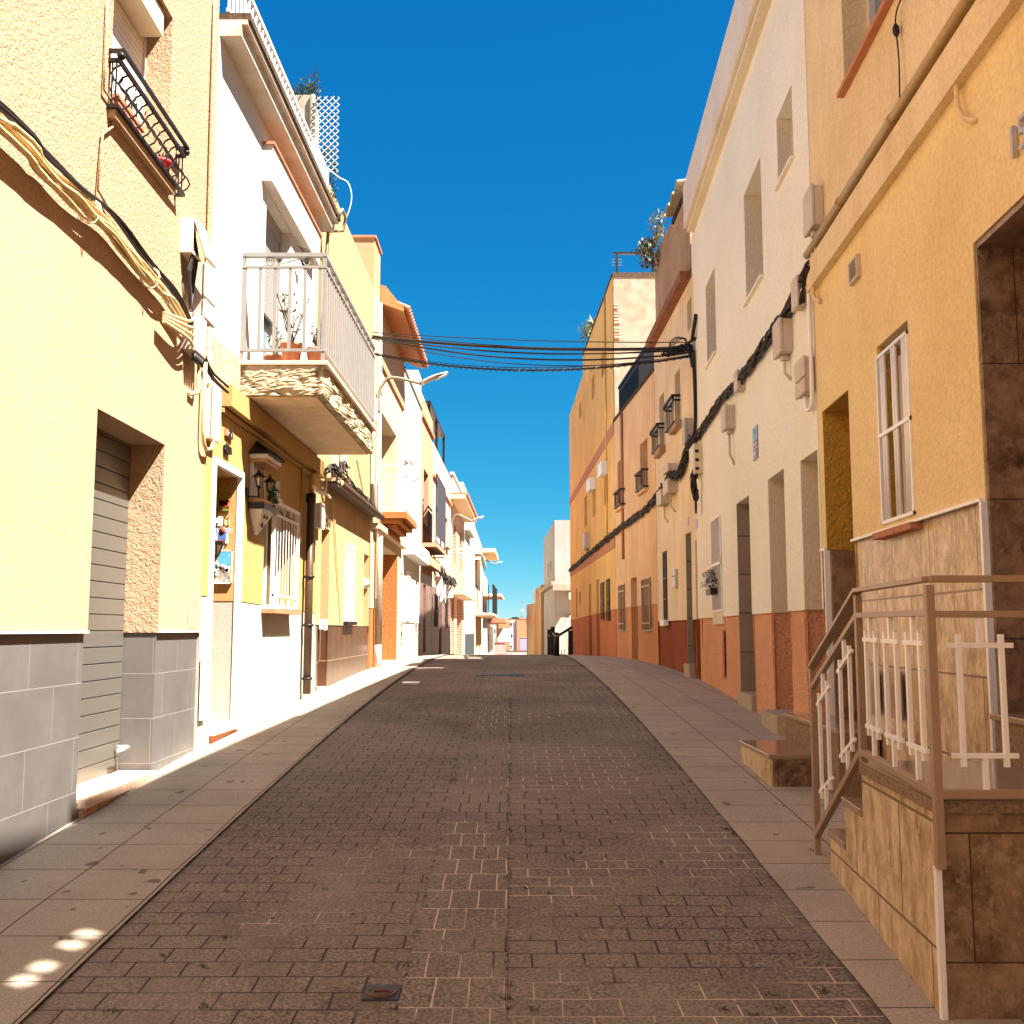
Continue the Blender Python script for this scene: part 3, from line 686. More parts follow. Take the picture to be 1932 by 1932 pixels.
m = MB(); m.fbox(L2, dr[0], dr[1] + .05, .66, .72, -.5, .06); m.build('doorstep', M['sill'], r, bevel=.005)
m = MB(); m.fbox(L2, dr[0] + .02, dr[1] + .02, .4, .66, -.3, .02); m.build('step_riser', M['terra'], r)
window(L2, gw, r); grille(L2, gw, r, M['whitemetal'], 8, .10, (), .016, scroll=.13, frame=.035)
m = MB(); [m.fbox(L2, gw[0] - .03 + i * .152, gw[0] + .11 + i * .152, 1.66, 1.70, -.1, .13) for i in range(8)]; m.build('window_sill', M['terra'], r)
window(L2, uw, r, glassm=M['glassb']); shutter(L2, [uw[0], uw[1], uw[2], uw[3], uw[4] - .03], r, M['shutter'], frac=.5)
m = MB(); m.fbox(L2, 9.74, 12.15, 5.80, 6.16, 0, .10); m.build('lintel_hood', M['white'], r)
m = MB(); m.fbox(L2, 9.72, 12.17, 6.16, 6.185, -.01, .12); m.build('hood_coping', M['terra'], r)
# terrace slab, railing, end pier
m = MB(); m.fbox(L2, 8.26, 12.62, 6.40, 6.50, -.1, .18); m.fbox(L2, 8.26, 12.62, 6.50, 6.54, -.1, .23); m.build('cornice', M['whitesoffit'], r)
m = MB(); m.fbox(L2, 8.26, 12.64, 6.54, 6.60, -.4, .25); m.build('cornice_coping', M['moss'], r)
m = MB(); m.fbox(L2, 8.3, 11.72, 7.15, 7.19, .03, .07); m.fbox(L2, 8.3, 11.72, 6.64, 6.67, .035, .065)
for i in range(29): s_ = 8.32 + i * .12; m.fbox(L2, s_, s_ + .022, 6.6, 7.16, .04, .06)
m.build('terrace_railing', M['whitemetal'], r)
m = MB(); m.fbox(L2, 11.74, 12.64, 6.6, 7.2, -.12, .09); m.build('terrace_pier', M['white'], r)
# balcony
BY0, BY1, BO = 9.14, 12.3, .755
m = MB(); nx, ny = 26, 100
def ragged(y, o, top):
    n1 = noise.noise(Vector((y * 6, o * 6, 3.1 if top else 9.2)));  return n1
m.fbox(L2, BY0, BY1, 3.56, 3.83, .0, BO)
bmesh.ops.subdivide_edges(m.bm, edges=m.bm.edges[:], cuts=22, use_grid_fill=True)
for v in m.bm.verts:
    y, z = v.co.y, v.co.z; o_ = v.co.x - L2.X(y)
    edge = max(0, 1 - abs(z - 3.695) / .16)
    if abs(y - BY0) < .01 or abs(o_ - BO) < .01:
        n_ = noise.noise(v.co * 5) * .5 + noise.noise(v.co * 13) * .5
        k = max(0, n_) * .075 + .012 * random.random()
        if abs(y - BY0) < .01: v.co.y += k
        if abs(o_ - BO) < .01: v.co.x -= k
        if z < 3.57: v.co.z += max(0, noise.noise(v.co * 9)) * .03
bal = m.build('balcony', M['rubble'], r)
m = MB(); m.fbox(L2, BY0 + .07, BY1 - .04, 3.545, 3.575, .0, BO - .07); m.build('soffit', M['soffit'], bal)
m = MB(); m.fbox(L2, BY0 - .01, BY1 + .01, 3.83, 3.87, .0, BO + .03); m.build('floor_edge', M['sill'], bal, bevel=.004)
m = MB(); W_ = .03
zt, z2, z3 = 4.86, 4.74, 3.98
for z, hgt, wd in ((zt, .035, .06), (z2, .02, .03), (z3, .025, .035)):
    m.fbox(L2, BY0, BY1, z - hgt, z, BO - wd, BO); m.fbox(L2, BY0, BY0 + wd, z - hgt, z, 0, BO - wd); m.fbox(L2, BY1 - wd, BY1, z - hgt, z, 0, BO - wd)
for i in range(27):
    s_ = BY0 + .1 + i * (BY1 - BY0 - .2) / 26; m.fbox(L2, s_ - .02, s_ + .02, z3, z2 - .02, BO - .02, BO - .008)
for s_ in (BY0 + .012, BY1 - .012):
    for k in range(6): o_ = .03 + k * (BO - .06) / 5.2; m.hexa([Vector((L2.X(s_, o_ + a_), s_ + b_, z_)) for z_ in (z3, z2 - .02) for a_, b_ in ((-.014, -.006), (.014, -.006), (.014, .006), (-.014, .006))])
for (s_, o_) in ((BY0 + .02, BO - .02), (BY1 - .02, BO - .02), (BY0 + .02, .01), (BY1 - .02, .01)): m.bar(L2.P(s_, 3.86, o_), L2.P(s_, zt - .03, o_), .03)
def scroll(m, c, u, v, R_, rad=.006, turns=1.6, k=1):
    n_ = 18; m.tube([c + u * (k * R_ * (1 - q / n_ * .75)) * math.cos(q / n_ * turns * 6.28) + v * (R_ * (1 - q / n_ * .75)) * math.sin(q / n_ * turns * 6.28) for q in range(n_)], rad, 5)
zc = (zt + z2) / 2 - .02
for i in range(12): scroll(m, L2.P(BY0 + .25 + i * .25, zc, BO - .02), Vector((0, 1, 0)), Vector((0, 0, 1)), .04, .006, 1.6, 1 if i % 2 else -1)
for i in range(2): scroll(m, L2.P(BY0 + .02, zc, .25 + i * .33), Vector((1, 0, 0)), Vector((0, 0, 1)), .045, .006, 1.6, 1 if i else -1)
m.bar(L2.P(BY0 + .02, zc - .03, .3), L2.P(BY0 + .02, zc + .03, .52), .008)
m.build('railing', M['shutter'], bal)
# rough band left of the balcony, ledge beam
m = MB(); m.fbox(L2, 8.30, BY0, 3.52, 3.86, .0, .012); m.build('rough_band', M['rough'], r)
m = MB(); m.fbox(L2, 8.62, 12.9, 3.35, 3.53, .0, .09); m.build('ledge', M['l2low'], r)
m = MB(); m.fbox(L2, 8.62, 12.9, 3.30, 3.335, .0, .03); m.build('cable_duct', M['l2low'], r)
# tiled pictures in the door reveal
def in_reveal(name, c, x0, y0, x1, y1, d, mat, label, cat, Y=9.298, bevel=.002, parts=None, frame=None, group=None):
    p, q = on_y(c, x0, y0, Y), on_y(c, x1, y1, Y)
    q.x = min(q.x, L2.X(Y) - .01)
    t = thing(name, label, cat, Vector(((p.x + q.x) / 2, Y, q.z)), group)
    m = MB(); m.box((p.x, Y - d, q.z), (q.x, Y, p.z)); m.build(parts or 'panel', mat, t, bevel=bevel)
    if frame:
        m = MB(); f_ = .012
        for a_, b_, c_, e_ in ((p.x, q.x, q.z, q.z + f_), (p.x, q.x, p.z - f_, p.z), (p.x, p.x + f_, q.z, p.z), (q.x - f_, q.x, q.z, p.z)): m.box((a_, Y - d - .004, c_), (b_, Y - d + .001, e_))
        m.build('frame', frame, t)
    return t, p, q
t, p, q = in_reveal('tile_picture', 'F', 255, 675, 412, 835, .02, M['green2'], 'small green and red tile picture at the top of the door reveal', 'picture')
m = MB()
for i in range(14): cx, cz = random.uniform(p.x + .05, q.x - .03), random.uniform(q.z + .03, p.z - .05); m.box((cx, 9.274, cz), (cx + random.uniform(.02, .05), 9.277, cz + random.uniform(.01, .03)))
m.build('motif', M['red2'], t)
t, p, q = in_reveal('light_switch', 'F', 256, 890, 348, 980, .02, M['whitemetal'], 'white bell push plate in the door reveal', 'switch', bevel=.004)
one(lambda m: m.box(((p.x + q.x) / 2 - .012, 9.262, (p.z + q.z) / 2 - .014), ((p.x + q.x) / 2 + .012, 9.28, (p.z + q.z) / 2 + .014))).build('button', M['whitemetal'], t)
in_reveal('name_plate', 'F', 362, 895, 410, 978, .014, M['cream'], 'little ochre framed name plate beside the bell push', 'plaque', frame=M['goldtrim'])
t, p, q = in_reveal('tile_picture', 'F', 248, 985, 398, 1142, .012, M['tilepaint'], 'white printed picture panel above the black wall lamp', 'picture')
m = MB(); Y = 9.284
m.box((p.x + .06, Y - .002, q.z + .03), (q.x - .015, Y, q.z + .10)); m.build('motif', M['posterblue'], t)
m = MB(); m.lathe((q.x - .05, Y + .018, q.z + .12), [(.03, -.03), (.034, 0), (.03, .03)], 12); m.box((p.x + .01, Y - .0015, q.z + .01), (q.x - .02, Y, q.z + .03)); m.build('motif', M['red2'], t)
m = MB()
for i in range(9):
    for j in range(2 if i > 5 else 3): m.box((p.x + .02 + i * .019, Y - .0015, p.z - .025 - j * .022), (p.x + .032 + i * .019, Y, p.z - .012 - j * .022))
m.build('lettering', M['signblue'], t)
t, p, q = in_reveal('wall_lamp', 'F', 250, 1122, 366, 1160, .07, M['black'], 'black wall lamp with faceted white panes between two pictures', 'lamp')
m = MB(); zb_ = q.z - .10; xm = (p.x + q.x) / 2
m.hexa([(p.x + .03, 9.27, zb_), (q.x - .05, 9.27, zb_), (q.x - .05, 9.298, zb_), (p.x + .03, 9.298, zb_), (p.x, 9.232, q.z), (q.x, 9.232, q.z), (q.x, 9.298, q.z), (p.x, 9.298, q.z)]); m.build('pane', M['tilepaint'], t)
m = MB()
for a_, b_ in (((p.x, 9.23, q.z), (p.x + .03, 9.268, zb_)), ((q.x, 9.23, q.z), (q.x - .05, 9.268, zb_)), ((xm, 9.23, q.z), (xm - .01, 9.268, zb_)), ((p.x + .03, 9.267, zb_), (q.x - .05, 9.267, zb_))): m.bar(a_, b_, .009)
m.build('pane_frame', M['black'], t)
t, p, q = in_reveal('tile_picture', 'F', 240, 1205, 437, 1525, .02, M['village'], 'large framed tile picture of a white seaside village under blue sky', 'picture', frame=M['tilepaint'])
m = MB(); Y = 9.2775; m.box(((p.x + q.x) / 2 - .03, Y - .001, p.z - .15), (q.x - .02, Y, p.z - .02)); m.box((p.x + .02, Y - .0015, (p.z + q.z) / 2 - .02), ((p.x + q.x) / 2 + .02, Y, (p.z + q.z) / 2 + .03)); m.build('blue_glaze', M['sky2'], t)
m = MB()
for i in range(16): cx, cz = random.uniform(p.x + .03, q.x - .04), random.uniform(q.z + .06, (p.z + q.z) / 2); m.lathe((cx, Y + .0025, cz), [(.0, 0), (.014, .002), (.014, .03), (.0, .045)], 6) if i % 2 else m.box((cx, Y - .002, cz), (cx + .03, Y, cz + .03))
m.build('houses_relief', M['tilepaint'], t)
# hatch, number tiles
y0, z1 = L2.at('E', 1490, 1470); y1, z0 = L2.at('E', 1575, 1850)
t = thing('meter_hatch', 'white enamel meter hatch low on the wall left of the door', 'hatch', L2.P(8.3, z0, 0)); one(lambda m: m.fbox(L2, 8.27, 8.42, .80, 1.28, .004, .022)).build('door', M['whitemetal'], t, bevel=.004)
m = MB(); m.tube([L2.P(8.345 + .045 * math.cos(k * .4), 1.05 + .08 * math.sin(k * .4), .022) for k in range(16)], .003, 4)
for i in range(3): m.fbox(L2, 8.315 + i * .02, 8.328 + i * .02, 1.0, 1.03, .021, .024)
m.build('emblem', M['greymetal'], t)
y0, z1 = L2.at('U', 450, 100); y1, z0 = L2.at('U', 580, 460); y0 += .03; y1 += .05
t = thing('house_number', 'framed tile house number 85 above the door', 'number plate', L2.P((y0 + y1) / 2, z0, 0))
one(lambda m: m.fbox(L2, y0, y1, z0 + .02, z1 - .03, .0, .022)).build('frame', M['terra'], t)
one(lambda m: m.fbox(L2, y0 + .02, y1 - .02, z0 + .04, z1 - .05, .01, .025)).build('tile', M['tilepaint'], t)
text_mesh('85', .13, .002, 'digits', M['ink'], L2.P((y0 + y1) / 2, (z0 + z1) / 2 - .005, .027), (math.pi / 2, 0, math.pi / 2), t)
y0, z1 = L2.at('U', 430, 430); y1, z0 = L2.at('U', 560, 800)
t = thing('plaque', 'dark ornamental scroll plaque under the house number 85', 'plaque', L2.P((y0 + y1) / 2, z0, 0))
m = MB(); m.fbox(L2, y0 + .02, y1 - .02, z0 + .04, z0 + .07, 0, .03); m.fbox(L2, y0 + .02, y1 - .01, z1 - .10, z1 - .07, 0, .03); [scroll(m, L2.P(y0 + .03 + k * .05, zz, .02), Vector((0, 1, 0)), Vector((0, 0, 1)), .022, .006) for k in (0, 1) for zz in (z0 + .03, z1 - .05)]; m.build('ironwork', M['black'], t)
one(lambda m: m.fbox(L2, y0 + .025, y1 - .015, z0 + .07, z1 - .10, 0, .02)).build('tile', M['tilepaint'], t)
m = MB(); [m.fbox(L2, y0 + .04 + k * .028, y0 + .048 + k * .028, z0 + .09, z1 - .12, .019, .022) for k in range(3)]; m.build('lettering', M['ink'], t)
# shrine
sy0, sz1 = L2.at('U', 1005, 690); sy1, _ = L2.at('U', 1350, 830)
sy0, sy1 = 9.56, 10.10
zr = 3.11
t = thing('wall_shrine', 'small glazed tile wall shrine with a dark tiled roof on the yellow wall', 'shrine', L2.P(9.83, 2.38, 0))
sc = (sy0 + sy1) / 2
m = MB(); m.hexa([L2.P(sy0 - .03, zr, 0), L2.P(sy0 - .03, zr, .2), L2.P(sy1 + .03, zr, .2), L2.P(sy1 + .03, zr, 0), L2.P(sc - .04, zr + .14, 0), L2.P(sc - .04, zr + .14, .01), L2.P(sc + .04, zr + .14, .01), L2.P(sc + .04, zr + .14, 0)])
for k in range(7):
    a_ = sy0 + (sy1 - sy0) * k / 6; m.tube([L2.P(a_, zr + .01, .2), L2.P(sc + (a_ - sc) * .2, zr + .14, .015)], .016, 6)
m.build('roof', M['blueblack'], t)
m = MB(); m.fbox(L2, sy0, sy1, zr - .045, zr - .005, 0, .17); m.build('cornice', M['tilepaint'], t)
for z_ in (zr - .075, 2.66): one(lambda m: m.fbox(L2, sy0 + .02, sy1 - .02, z_, z_ + .03, 0, .145)).build('ochre_trim', M['goldtrim'], t)
m = MB(); m.fbox(L2, sy0 + .05, sy1 - .05, 2.69, zr - .075, 0, .012); m.build('tile_panel', M['village'], t)
for a_ in (sy0 + .04, sy1 - .06): one(lambda m: m.fbox(L2, a_, a_ + .02, 2.69, zr - .075, 0, .03)).build('side_trim', M['tilepaint'], t)
m = MB(); m.fbox(L2, sy0 + .01, sy1 - .01, 2.60, 2.66, 0, .15); m.build('shelf', M['blueblack'], t)
m = MB(); m.hexa([L2.P(sc - .02, 2.38, 0), L2.P(sc - .02, 2.38, .02), L2.P(sc + .02, 2.38, .02), L2.P(sc + .02, 2.38, 0), L2.P(sy0 + .05, 2.60, 0), L2.P(sy0 + .05, 2.60, .12), L2.P(sy1 - .05, 2.60, .12), L2.P(sy1 - .05, 2.60, 0)]); br_ = m.build('bracket', M['tilepaint'], t)
m = MB(); [scroll(m, L2.P(sc + dy, z_, o_), Vector((0, 1, 0)), Vector((0, 0, 1)), .03, .006) for dy, z_, o_ in ((-.05, 2.55, .10), (.05, 2.55, .10), (0, 2.47, .07))]; m.build('scroll_pattern', M['ink'], br_)
m = MB(); [m.leaf(L2.P(9.95 + random.uniform(-.05, .08), 2.73 + random.uniform(-.05, .09), .13), (random.uniform(-1, 1), random.uniform(-1, 1), random.uniform(-.6, 1)), .07, .05) for i in range(30)]
single(m, 'ivy_sprig', M['leafg'], 'green ivy sprig on the shelf of the wall shrine', 'plant')
def lantern(y, z, oo, label):
    t = thing('wall_lantern', label, 'lantern', L2.P(y, z - .2, 0), 'black lanterns beside the wall shrine')
    c = L2.P(y, z, oo); q = .56
    m = MB(); m.fbox(L2, y - .025, y + .025, z - .13, z - .01, 0, .014); m.tube([L2.P(y, z - .09, .01), L2.P(y, z - .09, oo), c], .011, 8); m.build('arm', M['black'], t)
    m = MB(); m.lathe(c, [(.03 * q, -.01), (.038 * q, .0), (.038 * q, .012 * q)], 8); m.lathe(c, [(.105 * q, .16 * q), (.105 * q, .178 * q), (.06 * q, .21 * q), (.03 * q, .245 * q), (.018 * q, .26 * q), (.018 * q, .28 * q), (.005 * q, .29 * q)], 6)
    for k in range(6): a_ = k * math.pi / 3; m.bar(c + Vector((.036 * math.cos(a_), .036 * math.sin(a_), .01)) * q, c + Vector((.068 * math.cos(a_), .068 * math.sin(a_), .165)) * q, .006)
    m.build('cage', M['black'], t)
    one(lambda m: m.lathe(c, [(.032 * q, .012 * q), (.063 * q, .16 * q)], 6)).build('glass', M['lampglass'], t)
lantern(9.50, 2.79, .11, 'black wall lantern in front of the wall shrine')
lantern(9.92, 2.80, .11, 'black wall lantern right of the wall shrine, over the barred window')
# thermometer ornament over the window, pipes
t = thing('wall_ornament', 'white arched plaster ornament standing above the barred window', 'ornament', L2.P(10.6, 2.78, .03))
m = MB(); m.fbox(L2, 10.52, 10.55, 2.81, 2.93, 0, .04); m.fbox(L2, 10.62, 10.65, 2.81, 2.93, 0, .04); m.tube([L2.P(10.585 + .05 * math.cos(k * .52), 2.93 + .05 * math.sin(k * .52), .025) for k in range(7)], .018, 6); m.fbox(L2, 10.49, 10.68, 2.79, 2.81, 0, .06); m.build('arch', M['tilepaint'], t)
one(lambda m: m.fbox(L2, 10.51, 10.66, 2.885, 2.905, 0, .048)).build('strap', M['blueblack'], t)
t = thing('drainpipe', 'dark bronze drainpipe with a black collar between the yellow and apricot houses', 'drainpipe', L2.P(12.35, .8, .06))
yp = 12.06
m = MB(); m.tube([L2.P(yp, .78, .07), L2.P(yp, 3.0, .07)], .045, 14); m.build('pipe', M['darkpipe'], t)
m = MB(); m.lathe(L2.P(yp, 2.95, .07), [(.05, 0), (.055, .01), (.055, .10), (.045, .11)], 14); m.build('collar', M['black'], t); [one(lambda m: m.lathe(L2.P(yp, z_, .07), [(.05, -.015), (.062, -.01), (.062, .01), (.05, .015)], 14)).build('pipe_clamp', M['black'], t) for z_ in (1.55, 2.1, .95)]
m = MB(); m.tube([L2.P(yp, 3.0, .07), L2.P(yp, 3.22, .07), L2.P(yp + .05, 3.28, .07), L2.P(yp + .4, 3.3, .06)], .028, 10); m.build('inlet_pipe', M['l2low'], t)
single(one(lambda m: m.tube([L2.P(11.75, 3.34, .03), L2.P(11.72, 2.55, .03), L2.P(11.6, 2.52, .04)], .015, 6)), 'conduit', M['l2low'], 'thin yellow conduit dropping beside the barred window to a small socket', 'conduit')
single(one(lambda m: m.tube([L2.P(12.3, .8, .03), L2.P(12.25, 1.6, .03), L2.P(12.28, 2.3, .03)], .013, 6)), 'conduit', M['darkpipe'], 'thin dark cable beside the bronze drainpipe', 'conduit')
t = thing('camera_socket', 'small white and black outdoor socket on the yellow wall', 'socket', L2.P(11.55, 2.48, .03)); one(lambda m: m.fbox(L2, 11.52, 11.62, 2.46, 2.52, 0, .06)).build('casing', M['cream'], t, bevel=.004); one(lambda m: m.lathe(L2.P(11.52, 2.47, .04), [(.018, 0), (.02, .02), (.012, .045)], 8)).build('lens', M['black'], t)
# balcony plants
def pot_plant(y, o_, z, h, label, twigs, mat, hgt=.35):
    t = thing('potted_plant', label, 'potted plant', L2.P(y, z, o_)); c = L2.P(y, z, o_)
    one(lambda m: m.lathe(c, [(.07, 0), (.095, h * .85), (.105, h * .85), (.105, h), (.09, h), (.085, h * .85)], 16)).build('pot', M['terra'], t)
    m = MB()
    for i in range(twigs):
        a_ = random.uniform(0, 6.28); p0 = c + Vector((0, 0, h)); d = Vector((math.cos(a_) * .35, math.sin(a_) * .35, 1)).normalized()
        pts = [p0 + d * hgt * k / 3 + Vector((random.uniform(-.02, .02), random.uniform(-.02, .02), 0)) for k in range(4)]; m.tube(pts, [.006, .005, .004, .002], 4)
        for k in range(6): m.leaf(random.choice(pts[1:]), (random.uniform(-1, 1), random.uniform(-1, 1), random.uniform(-.2, 1)), .06, .02)
    m.build('foliage', mat, t)
pot_plant(9.32, .42, 3.87, .2, 'bare twiggy shrub in a terracotta pot on the crumbling balcony', 14, M['leaf2'], .42)
pot_plant(9.36, .64, 3.87, .16, 'low spiky plant in a terracotta pot at the outer balcony corner', 10, M['leaf2'], .2)
pot_plant(9.62, .2, 3.87, .16, 'pale potted plant near the balcony wall', 8, M['leaf'], .2)
# roof: trellis, planter and plant, cable loop
t = thing('trellis', 'white diamond trellis panel standing on the roof edge against the sky', 'trellis', (-2.35, 12.78, 6.9))
m = MB(); p, q = on_y('B', 1100, 735, 12.78), on_y('B', 1285, 1312, 12.78)
Wd, Hd = q.x - p.x, p.z - q.z; st_ = .062
for sgn in (1, -1):
    k = -Hd
    while k < Wd + Hd:
        pts = []
        x0_, z0_ = (p.x + k, q.z) if sgn == 1 else (p.x + k, p.z)
        t0 = max(0, (p.x - x0_)); t1 = min(Hd, (q.x - x0_))
        if t1 > t0 + .01: m.bar((x0_ + t0, 12.78 - .008 * sgn, z0_ + sgn * t0), (x0_ + t1, 12.78 - .008 * sgn, z0_ + sgn * t1), .014, .006)
        k += st_ * 1.414
m.build('lattice', M['whitemetal'], t)
t = thing('planter', 'concrete roof planter beside the white trellis', 'planter', (-2.6, 12.9, 6.5)); p, q = on_y('B', 955, 720, 12.85), on_y('B', 1075, 1010, 12.85)
one(lambda m: m.box((p.x, 12.85, 6.46), (q.x, 13.4, p.z))).build('box', M['conc'], t, bevel=.01)
one(lambda m: m.tube([(q.x + .02, 12.83, 6.5), (q.x + .02, 12.83, p.z - .02)], .035, 10)).build('pipe', M['zinc'], t)
m = MB(); c0 = Vector(((p.x + q.x) / 2 + .02, 13.0, p.z))
for i in range(900):
    a_ = random.random(); x_ = -.22 + .36 * a_; top = .08 + .30 * max(0, a_) ** 1.3
    m.leaf(c0 + Vector((x_, random.uniform(-.15, .2), random.uniform(-.06, top))), (random.uniform(-1, 1), random.uniform(-1, 1), random.uniform(-.3, 1)), .05, .018)
single(m, 'shrub', M['leaf'], 'dark green bushy plant in the concrete roof planter', 'plant')
m = MB(); [m.leaf(Vector((random.uniform(-2.45, -2.25), 12.95 + random.uniform(-.05, .1), random.uniform(6.85, 7.7))), (random.uniform(-1, 1), random.uniform(-1, 1), random.uniform(-1, .5)), .06, .02) for i in range(380)]
single(m, 'climber', M['leaf'], 'dark climbing plant behind the lower part of the white trellis', 'plant')
pts = [('B', 1180, 1260), ('B', 1290, 1350), ('B', 1355, 1385), ('B', 1385, 1480), ('B', 1370, 1590), ('B', 1320, 1690), ('B', 1200, 1800)]
single(one(lambda m: m.tube(resample([on_y(c, x, y, 12.75) for c, x, y in pts], 24), .007, 5)), 'loose_cable', M['cream'], 'loose pale cable looping out from under the trellis into the sky', 'cable')
single(one(lambda m: m.tube([L2.P(12.45, 6.5, .24), L2.P(12.45, 6.62, .30), L2.P(12.7, 6.62, .30), L2.P(12.7, 6.45, .27), L2.P(12.62, 6.4, .1), L2.P(12.62, 4.6, .03)], .022, 8)), 'drainpipe', M['zinc'], 'zinc terrace outlet pipe at the far corner of the white house', 'drainpipe')
# tangle of wires under the hood
m = MB()
for i in range(5): a_ = Vector(L2.P(11.15, 5.68, .05)); m.tube(resample([a_, a_ + Vector((.1, .1, -.02 - .02 * i)), a_ + Vector((.06 + .01 * i, .2, -.06)), a_ + Vector((.03, .2, -.14 - .015 * i)), a_ + Vector((.02, .12, -.12))], 16), .005, 5)
single(m, 'cable_coil', M['gcable'], 'coil of loose dark wires beside the roller shutter of the white house', 'cables')

# ---- apricot house with brown tile base
dd = [13.25, 13.85, .9, 2.34, .35]
ww = [15.20, 16.08, 1.50, 2.62, .06]
d2 = [16.9, 17.42, 1.62, 2.62, .3]
a1, b1 = L3.at('F', 1287, 975); a2, _ = L3.at('F', 1365, 1015); dd = [a1, a2, .75, b1, .35]
g1 = rect(L3, ('F', 1508, 1130), ('F', 1578, 1885), .07); d2 = rect(L3, ('F', 1690, 1235), ('F', 1738, 1300), .3); d2[2] = 1.56
nd = rect(L3, ('F', 1197, 740), ('F', 1252, 770), .25, zb=.7)
r, wl = house(L3, 12.95, 17.42, 7.28, 7.28, M['l3'], [nd, dd, g1, d2], 'apricot house with a brown tiled base and a dark rusty gutter')
plinth(L3, r, wl, ((12, 1.56), (18, 1.56)), M['browntile'], .012, 'tiled_base', lo=(dd[0] - .3, 17.5))
window(L3, g1, r); grille(L3, g1, r, M['whitemetal'], 7, .03, (.48,), .016)
m = MB(); m.fbox(L3, g1[0] - .03, g1[1] + .03, g1[2] - .05, g1[2], -.05, .07); m.build('window_sill', M['black'], r)
door(L3, dd, r, M['orange']); door(L3, nd, r, M['wood']); window(L3, d2, r)
m = MB(); m.fbox(L3, dd[0], dd[1], .62, .78, -.3, .05); m.build('doorstep', M['sill'], r)
m = MB(); m.tube([L3.P(d2[0] + .03, 2.25, -.06), L3.P(d2[1] - .03, 2.25, -.06)], .09, 14); m.build('awning_case', M['greymetal'], r)
y0, z0 = L3.at('F', 1320, 560); 
m = MB()
for o0, z_ in ((.0, 3.30), (.08, 3.26), (.16, 3.25)): pass
m.fbox(L3, 13.25, 17.35, 3.345, 3.37, 0, .14)
for k in range(9): a0 = math.pi * k / 8; 
prof = [(.14 + .055 + .055 * math.cos(math.pi + math.pi * k / 8), 3.36 + .065 * -math.sin(math.pi * k / 8)) for k in range(9)]
prev = None
for y_ in (13.25, 17.35):
    ring = [m.bm.verts.new(L3.P(y_, z_, o_)) for o_, z_ in prof] + [m.bm.verts.new(L3.P(y_, z_ + .012, o_)) for o_, z_ in prof[::-1]]
    if prev: [m.bm.faces.new((prev[k], prev[(k + 1) % 18], ring[(k + 1) % 18], ring[k])) for k in range(18)]
    m.bm.faces.new(ring); prev = ring
m.build('gutter', M['gutter'], r)
m = MB(); m.fbox(L3, 13.2, 17.4, 3.37, 3.41, 0, .16); m.build('eave', M['rough'], r)
y0, z0 = L3.at('F', 1330, 930)
text_mesh('58 1', .2, .006, 'house_number_digits', M['iron'], L3.P(y0 + .1, z0, .01), (math.pi / 2, 0, math.pi / 2), r)
m = MB(); bundle(m, [L2.P(12.7, 3.42, .12), L3.P(13.2, 3.52, .14), L3.P(14.2, 3.50, .14), L3.P(15.8, 3.47, .14), L3.P(17.0, 3.45, .12), L3.P(17.55, 3.4, .1)], 9, .009, .05, 60, .7, 2)
bundle(m, [L2.P(12.9, 3.5, .16), L3.P(13.15, 3.42, .22), L3.P(13.3, 3.6, .2), L3.P(13.5, 3.55, .25)], 7, .010, .07, 20, 1.6, 5)
single(m, 'cable_bundle', M['gcable'], 'black tangle of cables lying on the rusty gutter of the apricot house', 'cables')
m = MB(); 
for pts in ([('F', 1200, 590), ('F', 1240, 640), ('F', 1300, 680), ('F', 1330, 620), ('F', 1330, 520)], [('F', 1240, 640), ('F', 1320, 660), ('F', 1370, 710)]): m.tube(resample([L3.P(*L3.at(c, x, y, .15), .15) for c, x, y in pts], 14), .012, 6)
single(m, 'loose_cable', M['cream'], 'loose cream cables hanging at the near end of the rusty gutter', 'cable')
for k, (x0, x1, y0_, y1_) in enumerate(((1620, 1690, 340, 700), (1385, 1440, 700, 1600), (1400, 1465, 700, 1900))):
    single(one(lambda m: m.tube([L3.P(*L3.at('F', x0, y0_, .012), .012), L3.P(*L3.at('F', (x0 + x1) / 2, (y0_ + y1_) / 2, .012), .012), L3.P(*L3.at('F', x1, y1_, .012), .012)], .009, 5)), 'conduit', M['ycable'],
           ('painted wire above the gutter of the apricot house', 'upper of two painted wires crossing down the apricot wall', 'longest painted wire slanting down to the barred window of the apricot house')[k], 'cable')
t = utility_box(L3, 13.65, 13.98, 3.62, 3.98, .16, M['greyplastic'], 'tilted grey junction box above the near end of the rusty gutter', name='junction_box')
t = utility_box(L3, 17.42, 17.72, 3.40, 3.92, .16, M['greyplastic'], 'grey meter box at the seam above the rusty gutter end', name='meter_box', cat='meter box')
t = utility_box(L2, 12.62, 12.86, 2.72, 3.02, .08, M['whitemetal'], 'small white box above the drainpipe collar', name='junction_box')
t = utility_box(L3, 13.05, 13.2, 1.50, 1.62, .08, M['whitemetal'], 'small round white intercom on the apricot door frame', name='intercom', cat='intercom')

